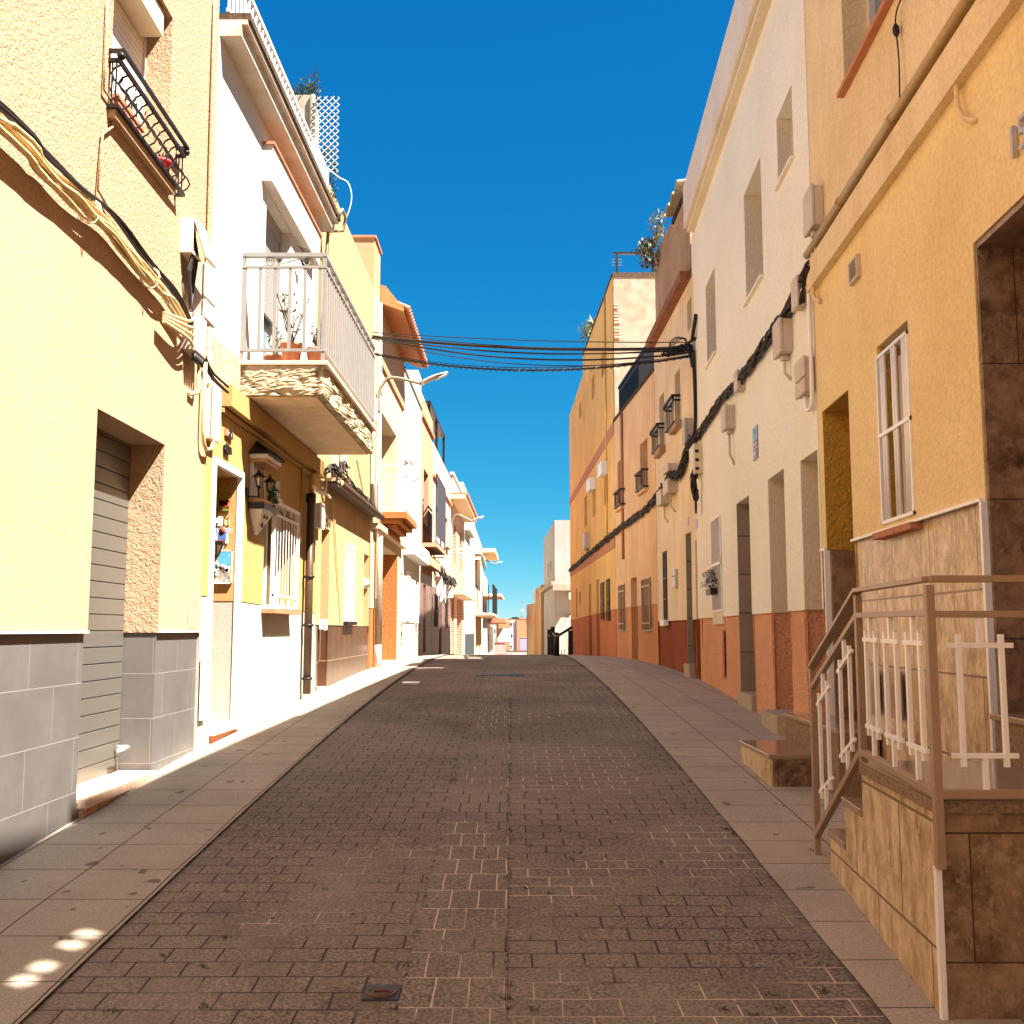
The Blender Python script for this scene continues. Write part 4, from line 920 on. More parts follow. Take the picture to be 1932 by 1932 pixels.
# ---- house with tiled eave
gr = rect(L4, ('H', 300, 470), ('H', 478, 540), 1.2, zb=.6); gr[3] = L4.at('H', 478, 545)[1] + .02
wn = rect(L4, ('G', 297, 640), ('G', 465, 935), .3); wn[2] = 3.6; wn[3] = L4.at('G', 297, 640)[1]; wn[1] = L4.at('G', 465, 935)[0]
sw = rect(L4, ('G', 243, 1300), ('G', 258, 1520), .15)
r, wl = house(L4, 17.44, 22.4, 7.30, 7.30, M['l4'], [gr, wn], 'pale cream house with a tiled eave, terracotta balcony and orange garage recess')
plinth(L4, r, wl, ((17, 1.86), (23, 1.86)), M['orange'], .008, 'dado', lo=(17.4, gr[1] + .1))
jam = MB(); jam.fbox(L4, gr[0], gr[1], .4, gr[3] - .45, -1.19, -1.16); jam.build('garage_door', M['greymetal'], r)
jam = MB(); jam.fbox(L4, gr[1] - .012, gr[1] - .002, .4, 3.02, -1.15, -.002); jam.build('garage_jamb', M['orange'], r)
m = MB(); m.box((-8, 17.46, 7.30), (L4.X(17.5), 18.25, 8.18)); m.build('stair_tower', M['l3up'], r)
m = MB(); m.box((-8, 17.43, 8.18), (L4.X(17.5) + .03, 18.28, 8.22)); m.build('tower_coping', M['terra'], r)
m = MB(); m.hexa([L4.P(18.28, 7.30, 0), L4.P(18.28, 7.14, .42), L4.P(22.5, 7.14, .42), L4.P(22.5, 7.30, 0), L4.P(18.28, 7.38, 0), L4.P(18.28, 7.22, .42), L4.P(22.5, 7.22, .42), L4.P(22.5, 7.38, 0)]); m.hexa([L4.P(18.28, 7.38, 0), L4.P(18.28, 7.22, .4), L4.P(18.4, 7.22, .4), L4.P(18.4, 7.38, 0), L4.P(18.28, 8.1, -2), L4.P(18.28, 7.6, .1), L4.P(18.4, 7.6, .1), L4.P(18.4, 8.1, -2)]); m.build('eave', M['woodsoff'], r)
m = MB()
for k in range(22):
    y_ = 18.36 + k * .195; m.tube([L4.P(y_, 7.20, .52), L4.P(y_, 7.42, .0), L4.P(y_, 8.2, -2.2)], .055, 7)
m.hexa([L4.P(18.3, 7.22, .47), L4.P(22.5, 7.22, .47), L4.P(22.5, 8.15, -2.2), L4.P(18.3, 8.15, -2.2), L4.P(18.3, 7.25, .47), L4.P(22.5, 7.25, .47), L4.P(22.5, 8.19, -2.2), L4.P(18.3, 8.19, -2.2)])
m.build('roof_tiles', M['terra'], r)
m = MB(); m.fbox(L4, 18.4, 22.4, 6.20, 6.32, 0, .04); m.build('string_course', M['band'], r)
window(L4, wn, r, glassm=M['glassb'])
# stepped terracotta balcony
by0, by1 = 18.8, 20.9
m = MB()
for k, (o_, dz) in enumerate(((.46, .0), (.38, .09), (.28, .18), (.16, .27))): m.fbox(L4, by0 + .12 * k, by1 - .12 * k, 3.49 - dz, 3.57 - dz - (.0 if k else -.03), 0, o_)
bb = m.build('balcony', M['orange'], r)
m = MB()
for z_, hh_ in ((4.47, .035), (4.27, .02), (3.66, .02)): m.fbox(L4, by0, by1, z_ - hh_, z_, .43, .46); m.fbox(L4, by0, by0 + .03, z_ - hh_, z_, 0, .43); m.fbox(L4, by1 - .03, by1, z_ - hh_, z_, 0, .43)
for i in range(18): y_ = by0 + .06 + i * (by1 - by0 - .12) / 17; m.fbox(L4, y_ - .012, y_ + .012, 3.6, 4.25, .435, .455)
for k in range(5): o_ = .03 + .10 * k; [m.bar(L4.P(y_, 3.6, o_), L4.P(y_, 4.25, o_), .016) for y_ in (by0 + .015, by1 - .015)]
for k in range(2): [m.lathe(L4.P(y_, 4.47, .45), [(.02, 0), (.05, .03), (.05, .08), (.01, .11)], 8) for y_ in (by0 + .02, by1 - .02)]
m.build('railing', M['whitemetal'], bb)
m = MB(); m.fbox(L4, 17.75, 22.35, 3.20, 3.30, 0, .12, 3.20, 3.30); m.build('canopy', M['l4'], r)
t = thing('drainpipe', 'tall grey and beige downpipe in front of the orange garage recess', 'drainpipe', L4.P(18.05, .9, .08))
one(lambda m: m.tube([L4.P(18.05, .86, .08), L4.P(18.05, 1.25, .08)], .06, 14)).build('foot', M['greymetal'], t)
one(lambda m: m.tube([L4.P(18.05, 1.25, .08), L4.P(18.05, 3.1, .08)], .062, 14)).build('lower_pipe', M['zinc'], t)
one(lambda m: m.tube([L4.P(18.0, 3.1, .08), L4.P(18.0, 7.2, .05)], .028, 10)).build('upper_pipe', M['cream'], t)

# ---- white rubble-base house
hs_ = [rect(L5, ('H', 508, 725), ('H', 540, 760), .3, zb=.7), rect(L5, ('H', 578, 715), ('H', 610, 1290), .12), rect(L5, ('H', 685, 795), ('H', 710, 835), .3, zb=.7), rect(L5, ('G', 617, 1180), ('G', 655, 1280), .4)]
r, wl = house(L5, 22.42, 26.9, 7.15, 7.15, M['white'], hs_, 'white house with a pale rubble stone base and a wavy canopy')
plinth(L5, r, wl, ((22, 1.66), (27, 1.66)), M['stone'], .02, 'stone_base')
for k, h in enumerate(hs_): (window if k % 2 else door)(L5, h, r, *([M['creamL']] if k % 2 == 0 else []))
grille(L5, hs_[1], r, M['whitemetal'], 3, .02, (.1, .2, .3, .4, .5, .6, .7, .8, .9), .03)
m = MB(); m.fbox(L5, 22.7, 26.6, 3.10, 3.45, 0, .26); m.build('canopy', M['white'], r, bevel=.02)
m = MB(); m.box((-2.75, 26.0, 7.15), (-2.36, 26.9, 8.0)); m.build('roof_block', M['white'], r)
m = MB(); m.fbox(L5, 22.45, 26.9, 7.15, 7.19, -.1, .03); m.build('coping', M['zinc'], r)
# ---- salmon house with hanging screen
hl = [rect(L6, ('G', 778, 1285), ('G', 830, 1400), .3), rect(L6, ('H', 778, 870), ('H', 800, 1640), .2), rect(L6, ('H', 733, 740), ('H', 750, 1590), .2)]
hl[0][2] = 4.3
r, wl = house(L6, 26.92, 30.28, 7.62, 7.50, M['salmonL'], hl[:2], 'narrow salmon house with a black screened balcony')
plinth(L6, r, wl, ((26, 2.98), (31, 2.98)), M['rosetile'], .01, 'lower_wall')
m = MB(); m.fbox(L6, 27.0, 30.2, 3.62, 3.72, 0, .40); bb = m.build('balcony', M['salmonL'], r)
m = MB(); [m.fbox(L6, 27.1, 30.1, z_, z_ + .03, .36, .39) for z_ in (3.74, 5.5)]; [m.fbox(L6, y_, y_ + .03, 3.72, 5.5, .36, .39) for y_ in (27.1, 28.6, 30.07)]; m.build('railing', M['black'], bb)
m = MB(); m.fbox(L6, 27.12, 30.1, 3.9, 5.45, .395, .40); m.build('screen', M['darkmesh'], bb)
window(L6, hl[0], r); window(L6, hl[1], r)
m = MB(); m.fbox(L6, 27.0, 30.2, 3.15, 3.4, 0, .25); m.build('canopy', M['salmonL'], r)
m = MB(); m.fbox(L6, 26.95, 30.25, 7.0, 7.08, 0, .06); m.build('string_course', M['band'], r)
# ---- pink house
hl = [rect(L6, ('G', 912, 1700), ('H', 948, 360), .2), rect(L6, ('H', 1020, 90), ('H', 1048, 455), .2), rect(L6, ('H', 903, 978), ('H', 925, 1355), .12), rect(L6, ('H', 957, 990), ('H', 984, 1020), .3, zb=.3), rect(L6, ('H', 1020, 1035), ('H', 1042, 1370), .12)]
r, wl = house(L6, 30.3, 37.75, 6.93, 6.93, M['pink'], hl, 'long pale pink house with rose brown tiles below')
zt_ = L6.at('H', 865, 890)[1]; plinth(L6, r, wl, ((30, zt_), (38, zt_)), M['rosetile'], .01, 'tiled_base')
for k, h in enumerate(hl):
    if k == 3: door(L6, h, r, M['wood'])
    elif k < 2: shutter(L6, h, r, M['pink'], 1., False); m = MB(); m.fbox(L6, h[0] - .1, h[1] + .1, h[2] - .06, h[2], 0, .12); m.build('window_sill', M['pink'], r)
    else: window(L6, h, r); grille(L6, h, r, M['black'], 5, .03)
m = MB(); m.fbox(L6, 30.3, 37.7, 5.92, 6.0, 0, .07); m.build('string_course', M['band'], r)
t = thing('roof_pergola', 'black framed lean-to pergola on the pink house roof', 'pergola', L6.P(33, 6.93, -.5))
m = MB(); 
for y_ in (30.6, 33.2, 36.2): m.bar(L6.P(y_, 6.93, -.15), L6.P(y_, 8.15, -.15), .08)
m.bar(L6.P(30.5, 8.15, -.15), L6.P(36.3, 8.15, -.15), .1); m.build('frame', M['black'], t)
m = MB(); m.hexa([L6.P(30.5, 8.12, -.1), L6.P(36.3, 8.12, -.1), L6.P(36.3, 8.5, -2.5), L6.P(30.5, 8.5, -2.5), L6.P(30.5, 8.17, -.1), L6.P(36.3, 8.17, -.1), L6.P(36.3, 8.55, -2.5), L6.P(30.5, 8.55, -2.5)]); m.build('canopy', M['black'], t)
m = MB(); m.fbox(L6, 30.6, 36.2, 6.93, 7.8, -.6, -.55); m.build('back_panel', M['greymetal'], t)
t = thing('awning', 'black wall-mounted air conditioner bracket box on the salmon house', 'box', L6.P(30.6, 3.9, .1)); one(lambda m: m.fbox(L6, 30.7, 31.3, 3.6, 4.15, .03, .3)).build('casing', M['whitemetal'], t, bevel=.02); one(lambda m: m.fbox(L6, 30.75, 31.25, 3.65, 4.1, .3, .31)).build('grille', M['greymetal'], t)
t['label'] = 'white air conditioner hanging on the salmon and pink house seam'; t['category'] = 'air conditioner'; t.name = 'air_conditioner'
m = MB(); bundle(m, [L6.P(30.9, 3.35, .1), L6.P(32, 3.2, .16), L6.P(34, 3.1, .16), L6.P(36, 3.15, .15), L6.P(38, 3.15, .15)], 12, .014, .14, 60, 2.4, 4)
single(m, 'cable_bundle', M['gcable'], 'dense black cable tangle along the pink house', 'cables')
for k, (a_, b_) in enumerate(((31.9, 3.2), (33.2, 3.05), (36.6, 3.3))): utility_box(L6, a_, a_ + .35, b_ - .7, b_ - .1, .16, M['whitemetal'], ('white meter box nearest on the pink house', 'white meter box in the middle of the pink house cables', 'white meter box at the far end of the pink house')[k], 'meter boxes under the pink house cables', 'meter_box', cat='meter box')
# ---- brick house
hl = [rect(L6, ('H', 1112, 160), ('H', 1140, 650), .2), rect(L6, ('H', 1188, 240), ('H', 1212, 730), .2), rect(L6, ('H', 1095, 1000), ('H', 1122, 1020), .3, zb=.0), rect(L6, ('H', 1157, 1020), ('H', 1213, 1050), .3, zb=.0)]
r, wl = house(L6, 37.78, 46.3, 6.2, 6.2, M['brick'], hl, 'red brick house with white eaves and tall dark windows')
for h in hl[:2]: window(L6, h, r)
for h in hl[2:]: door(L6, h, r, M['wood'])
m = MB(); m.fbox(L6, 37.7, 46.3, 6.2, 6.34, -.2, .55); m.build('eave', M['soffit'], r)
m = MB(); m.fbox(L6, 37.7, 46.3, 6.34, 6.42, -.2, .62); m.build('eave_tiles', M['terra'], r)
m = MB(); m.fbox(L6, 37.7, 46.2, 2.75, 2.9, 0, .5); m.build('canopy', M['soffit'], r)
m = MB(); m.fbox(L6, 38, 44.8, 6.42, 7.1, .0, .05); m.fbox(L6, 37.9, 45, 7.1, 7.2, -.05, .1); m.build('parapet', M['creamL'], r)
m = MB(); m.fbox(L6, 44.8, 46.2, 6.42, 7.4, -.5, .12); m.build('chimney', M['brick'], r)
t = thing('awning', 'dark green folded awning on white arms in front of the brick house', 'awning', L6.P(41, 4.8, .1))
m = MB(); [m.bar(L6.P(y_, 4.5, 0), L6.P(y_ , 4.5, 1.0), .05) for y_ in (39.5, 41.5, 44.0, 45.0)]; m.bar(L6.P(39.4, 4.5, 1.0), L6.P(45.2, 4.2, 1.0), .05); m.build('arms', M['whitemetal'], t)
m = MB(); m.fbox(L6, 41.5, 45, 4.05, 4.45, .95, 1.0); m.build('cloth', M['awning'], t)
# ---- ivory house, tan brick house with round balcony, far end
hl = [rect(L6, ('H', 1258, 1050), ('H', 1272, 1400), .2), ]
r, wl = house(L6, 46.33, 55.0, 7.3, 7.3, M['creamL'], [[47.6, 48.6, .6, 2.2, .2]], 'ivory house with a grey gate beyond the brick house')
window(L6, [47.6, 48.6, .6, 2.2, .2], r)
m = MB(); m.fbox(L6, 46.6, 51, 5.9, 6.6, -.02, .25); m.build('balcony', M['creamL'], r)
m = MB(); m.fbox(L6, 47.2, 54.8, -1.5, 1.3, 0, .06); m.build('gate', M['gate'], r)
m = MB(); m.fbox(L6, 46.4, 54.9, 7.3, 7.36, -.4, .15); m.fbox(L6, 47, 50, 7.36, 8.1, -1.5, -.1); m.build('roof_edge', M['whitemetal'], r)
r, wl = house(L6, 55.03, 66.4, 7.0, 6.6, M['tanbrick'], [[57, 59, 3.8, 5.6, .3], [57.5, 59.5, .4, 2.2, .3], [61.5, 64, -1.5, .8, .3]], 'tan brick house with a round barred balcony at the far left')
for h in ([57, 59, 3.8, 5.6, .3], [57.5, 59.5, .4, 2.2, .3]): window(L6, h, r)
m = MB(); m.fbox(L6, 56, 63, 5.6, 5.8, 0, 1.1); m.build('canopy', M['soffit'], r)
m = MB(); m.fbox(L6, 57, 65, 2.2, 2.4, 0, 1.0); bb = m.build('balcony', M['soffit'], r, bevel=.1)
m = MB(); [m.fbox(L6, y_, y_ + .08, 2.4, 3.9, .92, .98) for y_ in [57 + .32 * i for i in range(25)]]; m.fbox(L6, 57, 65, 3.85, 3.92, .9, 1.0); [m.bar(L6.P(57.03, 2.4, o_), L6.P(57.03, 3.9, o_), .05) for o_ in (.1, .4, .7)]; m.build('railing', M['black'], bb)
r, wl = house(L6, 66.43, 75, 5.2, 5.0, M['white'], [[67.5, 69, 1.6, 3.4, .3], [71, 73, 1.4, 3.2, .3]], 'small white house far down the left side')
for h in ([67.5, 69, 1.6, 3.4, .3], [71, 73, 1.4, 3.2, .3]): window(L6, h, r)
m = MB(); m.fbox(L6, 66.6, 74.9, 3.6, 3.75, 0, 1.2); m.build('balcony', M['soffit'], r)
r, wl = house(L6, 75.03, 92, 2.0, 1.6, M['creamL'], [[77, 79, -.5, 1.2, .3], [83, 85, -.6, 1.1, .3]], 'pale house with a dark tiled eave, farthest in the left row')
for h in ([77, 79, -.5, 1.2, .3], [83, 85, -.6, 1.1, .3]): window(L6, h, r)
m = MB(); m.fbox(L6, 75, 90, 2.0, 2.3, -1, 1.3); m.build('eave', M['terra'], r)
t = thing('shop_sign', 'white projecting sign bracket on the farthest left house', 'sign', L6.P(80, 1.6, .5)); one(lambda m: m.fbox(L6, 80, 80.2, .6, 1.6, .6, 1.6)).build('panel', M['whitemetal'], t); one(lambda m: m.bar(L6.P(80.1, 2.0, 0), L6.P(80.1, 2.0, 1.9), .08)).build('bracket', M['zinc'], t)

# street lamps
def lamp_post(f, y, z, base, head0, tip, label):
    """wall lamp: base and arm measured on the plane y"""
    t = thing('street_lamp', label, 'street lamp', f.P(y, z, 0), 'wall mounted street lamps')
    x0 = f.X(y, .06); L = Vector((head0[0] - x0, 0, head0[1] - z))
    pts = [(x0, y, z), (x0, y, z + .34), (x0 + .06, y, z + .5), (x0 + .22, y, z + .62), (head0[0], y, head0[1])]
    one(lambda m: m.tube(resample(pts, 22), .027, 10)).build('arm', M['zinc'], t)
    one(lambda m: (m.fbox(f, y - .03, y + .03, z - .15, z + .25, 0, .04), m.tube([(x0, y, z - 3.2 if y < 20 else z - .3), (x0, y, z)], .018, 8))).build('bracket', M['cream'], t)
    a_, b_ = Vector((head0[0], y, head0[1])), Vector((tip[0], y, tip[1])); d = b_ - a_; n_ = 9; m = MB(); rings = []
    up = Vector((-d.z, 0, d.x)).normalized()
    for k in range(n_):
        u = k / (n_ - 1); hw = .10 * math.sin(math.pi * min(1, .12 + u * .9)) ** .6 + .012; ht = .045 * (1 - u * .4); c = a_ + d * u + up * .02 * math.sin(math.pi * u)
        rings.append([m.bm.verts.new(c + Vector((0, hw * math.cos(q), 0)) + up * (ht * math.sin(q) * (1.0 if math.sin(q) > 0 else (.9 if u < .55 else .3)))) for q in [i * math.pi / 5 for i in range(10)]])
    for i in range(n_ - 1):
        for k in range(10): m.bm.faces.new((rings[i][k], rings[i][(k + 1) % 10], rings[i + 1][(k + 1) % 10], rings[i + 1][k])).smooth = True
    m.bm.faces.new(rings[0][::-1]); m.bm.faces.new(rings[-1]); hd = m.build('lamp_head', M['greymetal'], t)
    m = MB(); c0, c1 = a_ + d * .5 - up * .022, a_ + d * .93 - up * .016
    m.hexa([c0 + Vector((0, -.07, 0)) - up * .01, c1 + Vector((0, -.05, 0)) - up * .01, c1 + Vector((0, .05, 0)) - up * .01, c0 + Vector((0, .07, 0)) - up * .01, c0 + Vector((0, -.07, 0)), c1 + Vector((0, -.05, 0)), c1 + Vector((0, .05, 0)), c0 + Vector((0, .07, 0))]); m.build('diffuser', M['lampdif'], hd)
def lp(c, x, y, Y): v = on_y(c, x, y, Y); return (v.x, v.z)
lamp_post(L4, 17.9, on_y('G', 218, 650, 17.9).z, None, lp('G', 750, 320, 17.9), lp('G', 1055, 195, 17.9), 'nearest curved street lamp reaching from the cream house on the left')
lamp_post(L6, 37.6, on_y('H', 1085, 270, 37.6).z, None, lp('H', 1330, 150, 37.6), lp('H', 1465, 95, 37.6), 'second street lamp, on the left at the brick house')
lamp_post(L6, 57, on_y('H', 1425, 700, 57).z, None, lp('H', 1590, 640, 57), lp('H', 1675, 610, 57), 'third street lamp, on the left at the tan brick house')

# ================================================================== RIGHT ROW
# ---- near yellow house with the stone clad base
pt = [2.9, 4.70, .97, 3.27, .55]
rc = [6.93, 7.66, .6, 3.10, .6]
w1 = [5.66, 6.25, 2.12, 3.20, .16]
w2 = rect(R1, ('O', 770, 0), ('O', 360, 800), .18); w2 = [5.3, w2[1], w2[2], w2[2] + 1.35, .18]
r, wl = house(R1, 3.3, 7.8, 7.9, 7.9, M['r1'], [[3.31, pt[1], pt[2], pt[3], .55], rc, w1, w2], 'nearest yellow house on the right with tan stone cladding below and peach render above')
RH = r
# render split: peach above the ledge
plinth(R1, r, wl, ((3, 4.24), (8, 4.24)), M['r1'], .0001, 'lower_wall')
wl.data.materials.clear(); wl.data.materials.append(M['r1up'])
low = [o for o in r.children if o.name.startswith('lower_wall')][0]
plinth(R1, r, low, ((3, 2.075), (8, 2.075)), M['marble'], .016, 'stone_cladding')
m = MB(); m.fbox(R1, 4.72, rc[0], 2.075, 2.09, -.01, .022); m.fbox(R1, rc[1], 7.8, 2.075, 2.09, -.01, .022); m.fbox(R1, 4.70, 4.725, .97, 2.075, -.01, .022); m.fbox(R1, rc[1] - .001, rc[1] + .022, .6, 2.075, -.02, .02); m.build('edge_trim', M['whitebar'], r)
# reveals of the recess: mustard above, dark stone below
jy = rc[1] - .004
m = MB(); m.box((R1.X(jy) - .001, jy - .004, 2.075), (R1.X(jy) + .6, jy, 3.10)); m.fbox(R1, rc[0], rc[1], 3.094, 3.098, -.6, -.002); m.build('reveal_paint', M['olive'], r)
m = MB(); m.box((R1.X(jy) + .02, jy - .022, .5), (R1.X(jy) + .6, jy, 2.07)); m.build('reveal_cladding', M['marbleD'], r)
jy = 4.70
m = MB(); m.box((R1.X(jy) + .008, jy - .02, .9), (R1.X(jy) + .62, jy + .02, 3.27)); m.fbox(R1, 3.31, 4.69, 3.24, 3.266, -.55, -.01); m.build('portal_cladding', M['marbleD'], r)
door(R1, rc, r, M['wood']); door(R1, [3.31, pt[1], pt[2], pt[3], .55], r, M['wood'])
window(R1, w1, r, glassm=M['glass'], mull=0)
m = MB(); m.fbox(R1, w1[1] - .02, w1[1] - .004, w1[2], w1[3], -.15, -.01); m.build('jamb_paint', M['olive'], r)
gm = MB(); a, b, c, d = w1[:4]
for (p, q, u, v) in ((a, b, c, c + .02), (a, b, d - .08, d - .06), (a, a + .02, c, d - .06), (b - .02, b, c, d - .06)): gm.fbox(R1, p, q, u, v, -.02, .012)
for k in (.1, .17, .42, .50, .78, .86): y_ = a + (b - a) * k; gm.tube([R1.P(y_, c, .0), R1.P(y_, d - .07, .0)], .012, 8)
gm.fbox(R1, a, b, c + (d - c) * .48, c + (d - c) * .48 + .022, .0, .016); gm.fbox(R1, b - .10, b, c, d - .06, -.14, -.12); gm.build('window_bars', M['whitebar'], r)
m = MB()
for k in range(5): m.fbox(R1, a - .05 + k * .145, a + .09 + k * .145, 2.035, 2.075, -.05, .05)
m.build('window_sill', M['terra'], r, bevel=.004)
window(R1, w2, r, glassm=M['glassb'])
m = MB(); m.fbox(R1, w2[0] - .05, w2[1] + .03, w2[2] - .035, w2[2], -.18, .05); m.build('window_sill', M['band'], r, bevel=.004)
m = MB(); m.fbox(R1, 3.3, 7.8, 4.05, 4.27, .0, .055); m.build('ledge', M['r1up'], r)
m = MB(); m.tube([R1.P(3.3, 4.335, .05), R1.P(7.78, 4.335, .05)], .030, 12); 
for y_ in (4.4, 5.6, 6.75): m.tube([R1.P(y_, 4.335, .05), R1.P(y_ + .05, 4.335, .05)], .036, 12)
m.build('ledge_pipe', M['pipe'], r)
m = MB(); m.fbox(R1, 3.3, 7.8, 7.9, 8.03, -.3, .06); m.build('roof_edge', M['r1up'], r)
# rooftop screens of the part beside the viewer, with small barred openings that let a little sun through
r2_ = thing('house', 'unseen part of the yellow house beside the viewer, lowered to let sun patches through', 'house', R1.P(0, 0, -1))
m = wall_bm(R1, -9, 3.28, -2, 6.4, 6.4, []); m.build('wall', M['r1'], r2_)
m = MB(); 
def screen(holes):
    Ss = sorted(set([-9, 3.28] + [h[0] for h in holes] + [h[1] for h in holes])); Zz = sorted(set([6.4, 8.03] + [h[2] for h in holes] + [h[3] for h in holes]))
    for i in range(len(Ss) - 1):
        for j in range(len(Zz) - 1):
            cx, cz = (Ss[i] + Ss[i + 1]) / 2, (Zz[j] + Zz[j + 1]) / 2
            if not any(h[0] < cx < h[1] and h[2] < cz < h[3] for h in holes): m.fbox(R1, Ss[i], Ss[i + 1], Zz[j], Zz[j + 1], -.06, -.02)
def spot(c, x, y, X_=None):
    q = Vector((0, 0, 0)); rr_ = ray(c, x, y)
    for it in range(30):
        t_ = (gz(q.y) + .01 - EYE) / rr_.z if it else -EYE / rr_.z; q = Vector((0, 0, EYE)) + rr_ * t_
    d_ = -SUN; t_ = (R1.X(q.y) + .04 - q.x) / (d_.x - 0 * d_.y); 
    for it in range(5): t_ = (R1.X(q.y + d_.y * t_) + .04 - q.x) / d_.x
    return (q.y + d_.y * t_, q.z + d_.z * t_)
hs2 = []
for (xa, ya), (xb, yb) in (((250, 1500), (560, 1470)), ((110, 1800), (430, 1660))):
    A_, B_ = spot('T', xa, ya), spot('T', xb, yb)
    A2, B2 = spot('T', xa, ya + 60), spot('T', xb, yb - 40)
    hs2.append((A_, B_, A2, B2))
SPOTS = hs2
sp1, sp2 = spot('T', 520, 1515), spot('T', 310, 1730)
holes2 = [[sp1[0] - .10, sp1[0] + .10, sp1[1] - .20, sp1[1] + .20], [sp2[0] - .11, sp2[0] + .11, sp2[1] - .22, sp2[1] + .26]]
screen(holes2)
for h in holes2:
    ym = (h[0] + h[1]) / 2; zm = h[2] + (h[3] - h[2]) * .45
    m.fbox(R1, ym - .022, ym + .022, h[2], h[3], -.05, -.03); m.fbox(R1, h[0], h[1], zm - .035, zm + .035, -.05, -.03)
m.build('unseen_light_screen', M['r1up'], r2_)
m = MB()
t = thing('air_vent', 'white louvred vent grille high on the yellow wall', 'vent', R1.P(6.6, 3.74, 0))
one(lambda m: (m.fbox(R1, 6.52, 6.535, 3.74, 3.89, 0, .03), m.fbox(R1, 6.70, 6.715, 3.74, 3.89, 0, .03), m.fbox(R1, 6.535, 6.70, 3.74, 3.755, 0, .03), m.fbox(R1, 6.535, 6.70, 3.875, 3.89, 0, .03))).build('frame', M['plaster'], t)
one(lambda m: m.fbox(R1, 6.535, 6.70, 3.755, 3.875, 0.0, .006)).build('painted_shadow_gap', M['black'], t)  # black sheet stands in for the shade behind the louvres
one(lambda m: [m.hexa([R1.P(6.535, 3.757 + k * .013, .022), R1.P(6.70, 3.757 + k * .013, .022), R1.P(6.70, 3.759 + k * .013, .024), R1.P(6.535, 3.759 + k * .013, .024), R1.P(6.535, 3.766 + k * .013, .008), R1.P(6.70, 3.766 + k * .013, .008), R1.P(6.70, 3.768 + k * .013, .010), R1.P(6.535, 3.768 + k * .013, .010)]) for k in range(9)]).build('louvres', M['plaster'], t)
t = thing('house_number', 'raised metal house number 15 at the right edge', 'house number', R1.P(4.15, 3.4, 0))
text_mesh('15', .20, .010, 'digits', M['greymetal'], R1.P(4.125, 3.50, .018), (math.pi / 2, 0, -math.pi / 2 - math.atan(.056)), t)
single(one(lambda m: m.tube(resample([R1.P(4.72, 4.10, .03), R1.P(4.71, 3.95, .035), R1.P(4.66, 3.86, .03), R1.P(4.57, 3.80, .0)], 14), .013, 8)), 'conduit', M['r1up'], 'short painted conduit hooking out under the ledge of the yellow house', 'conduit')
pts = [R1.P(*R1.at('O', x, y, .03), .03) for x, y in ((850, 0), (815, 90), (803, 210), (815, 320), (835, 550), (842, 960), (835, 1100))]
t = thing('hanging_cable', 'thin black cable with an inline connector hanging down the peach wall', 'cable', pts[-1])
one(lambda m: m.tube(resample(pts, 26), .0045, 6)).build('cable', M['bcable'], t)
one(lambda m: m.tube([pts[2] + (pts[3] - pts[2]) * .0, pts[2] + (pts[3] - pts[2]) * .3, pts[2] + (pts[3] - pts[2]) * .7, pts[3]], [.008, .019, .019, .008], 10)).build('connector', M['bcable'], t)
t = utility_box(R1, 7.41, 7.67, 4.44, 4.74, .095, M['plaster'], 'beige meter box topmost at the seam of the yellow and cream houses', name='meter_box', cat='meter box', conduit=.3)
t = thing('conduit', 'painted conduit bending under the end of the yellow house ledge', 'conduit', R1.P(7.7, 3.9, .03)); one(lambda m: m.tube(resample([R1.P(7.62, 4.3, .04), R1.P(7.64, 4.1, .04), R1.P(7.66, 3.98, .04), R1.P(7.55, 3.90, .01)], 12), .018, 8)).build('pipe', M['r1up'], t)

# ---- cream house
hW = [rect(R2, ('L', 1083, 800), ('L', 957, 1775), .14), rect(R2, ('L', 787, 1485), ('M', 655, 630), .3), rect(R2, ('M', 353, 278), ('M', 282, 1232), .3)]
hD = [rect(R2, ('N', 1328, 247), ('N', 1165, 365), .55, zb=.6), rect(R2, ('N', 1010, 427), ('N', 858, 538), .55, zb=.62), rect(R2, ('N', 680, 682), ('N', 558, 758), .45, zb=.64)]
hG = rect(R2, ('N', 412, 868), ('N', 345, 1790), .1)
r, wl = house(R2, 7.82, 14.95, 7.22, 7.22, M['r2'], hW + hD + [hG], 'large cream house with a rough salmon base, beside the yellow house on the right')
m = MB(); m.fbox(R2, 7.82, 14.6, 7.22, 7.83, -.3, .15); m.build('parapet', M['r2par'], r, bevel=.01)
m = MB(); m.fbox(R2, 7.82, 14.6, 7.16, 7.215, -.01, .10); m.build('cornice', M['r2rev'], r, bevel=.008)
for h in hW: window(R2, h, r, glassm=M['glassb'])
for k, h in enumerate(hD): door(R2, h, r, M['wood'])
for k, h in enumerate(hW + hD):
    m = MB(); y_ = h[1] - .001; e_ = h[4] - .02
    zz0 = h[2] + .001 if k < 3 else 1.66
    m.hexa([R2.P(y_ - .004, zz0, -.004), R2.P(y_, zz0, -.004), R2.P(y_, zz0, -e_), R2.P(y_ - .004, zz0, -e_), R2.P(y_ - .004, h[3], -.004), R2.P(y_, h[3], -.004), R2.P(y_, h[3], -e_), R2.P(y_ - .004, h[3], -e_)])
    if k == 5: continue
    m.build('reveal_paint', M['r2rev'], r)
h = hD[2]; m = MB(); y_ = h[1] - .002; m.hexa([R2.P(y_ - .014, .6, -.002), R2.P(y_, .6, -.002), R2.P(y_, .6, -.44), R2.P(y_ - .014, .6, -.44), R2.P(y_ - .014, h[3], -.002), R2.P(y_, h[3], -.002), R2.P(y_, h[3], -.44), R2.P(y_ - .014, h[3], -.44)]); m.build('reveal_tiles', M['dadotile'], r)
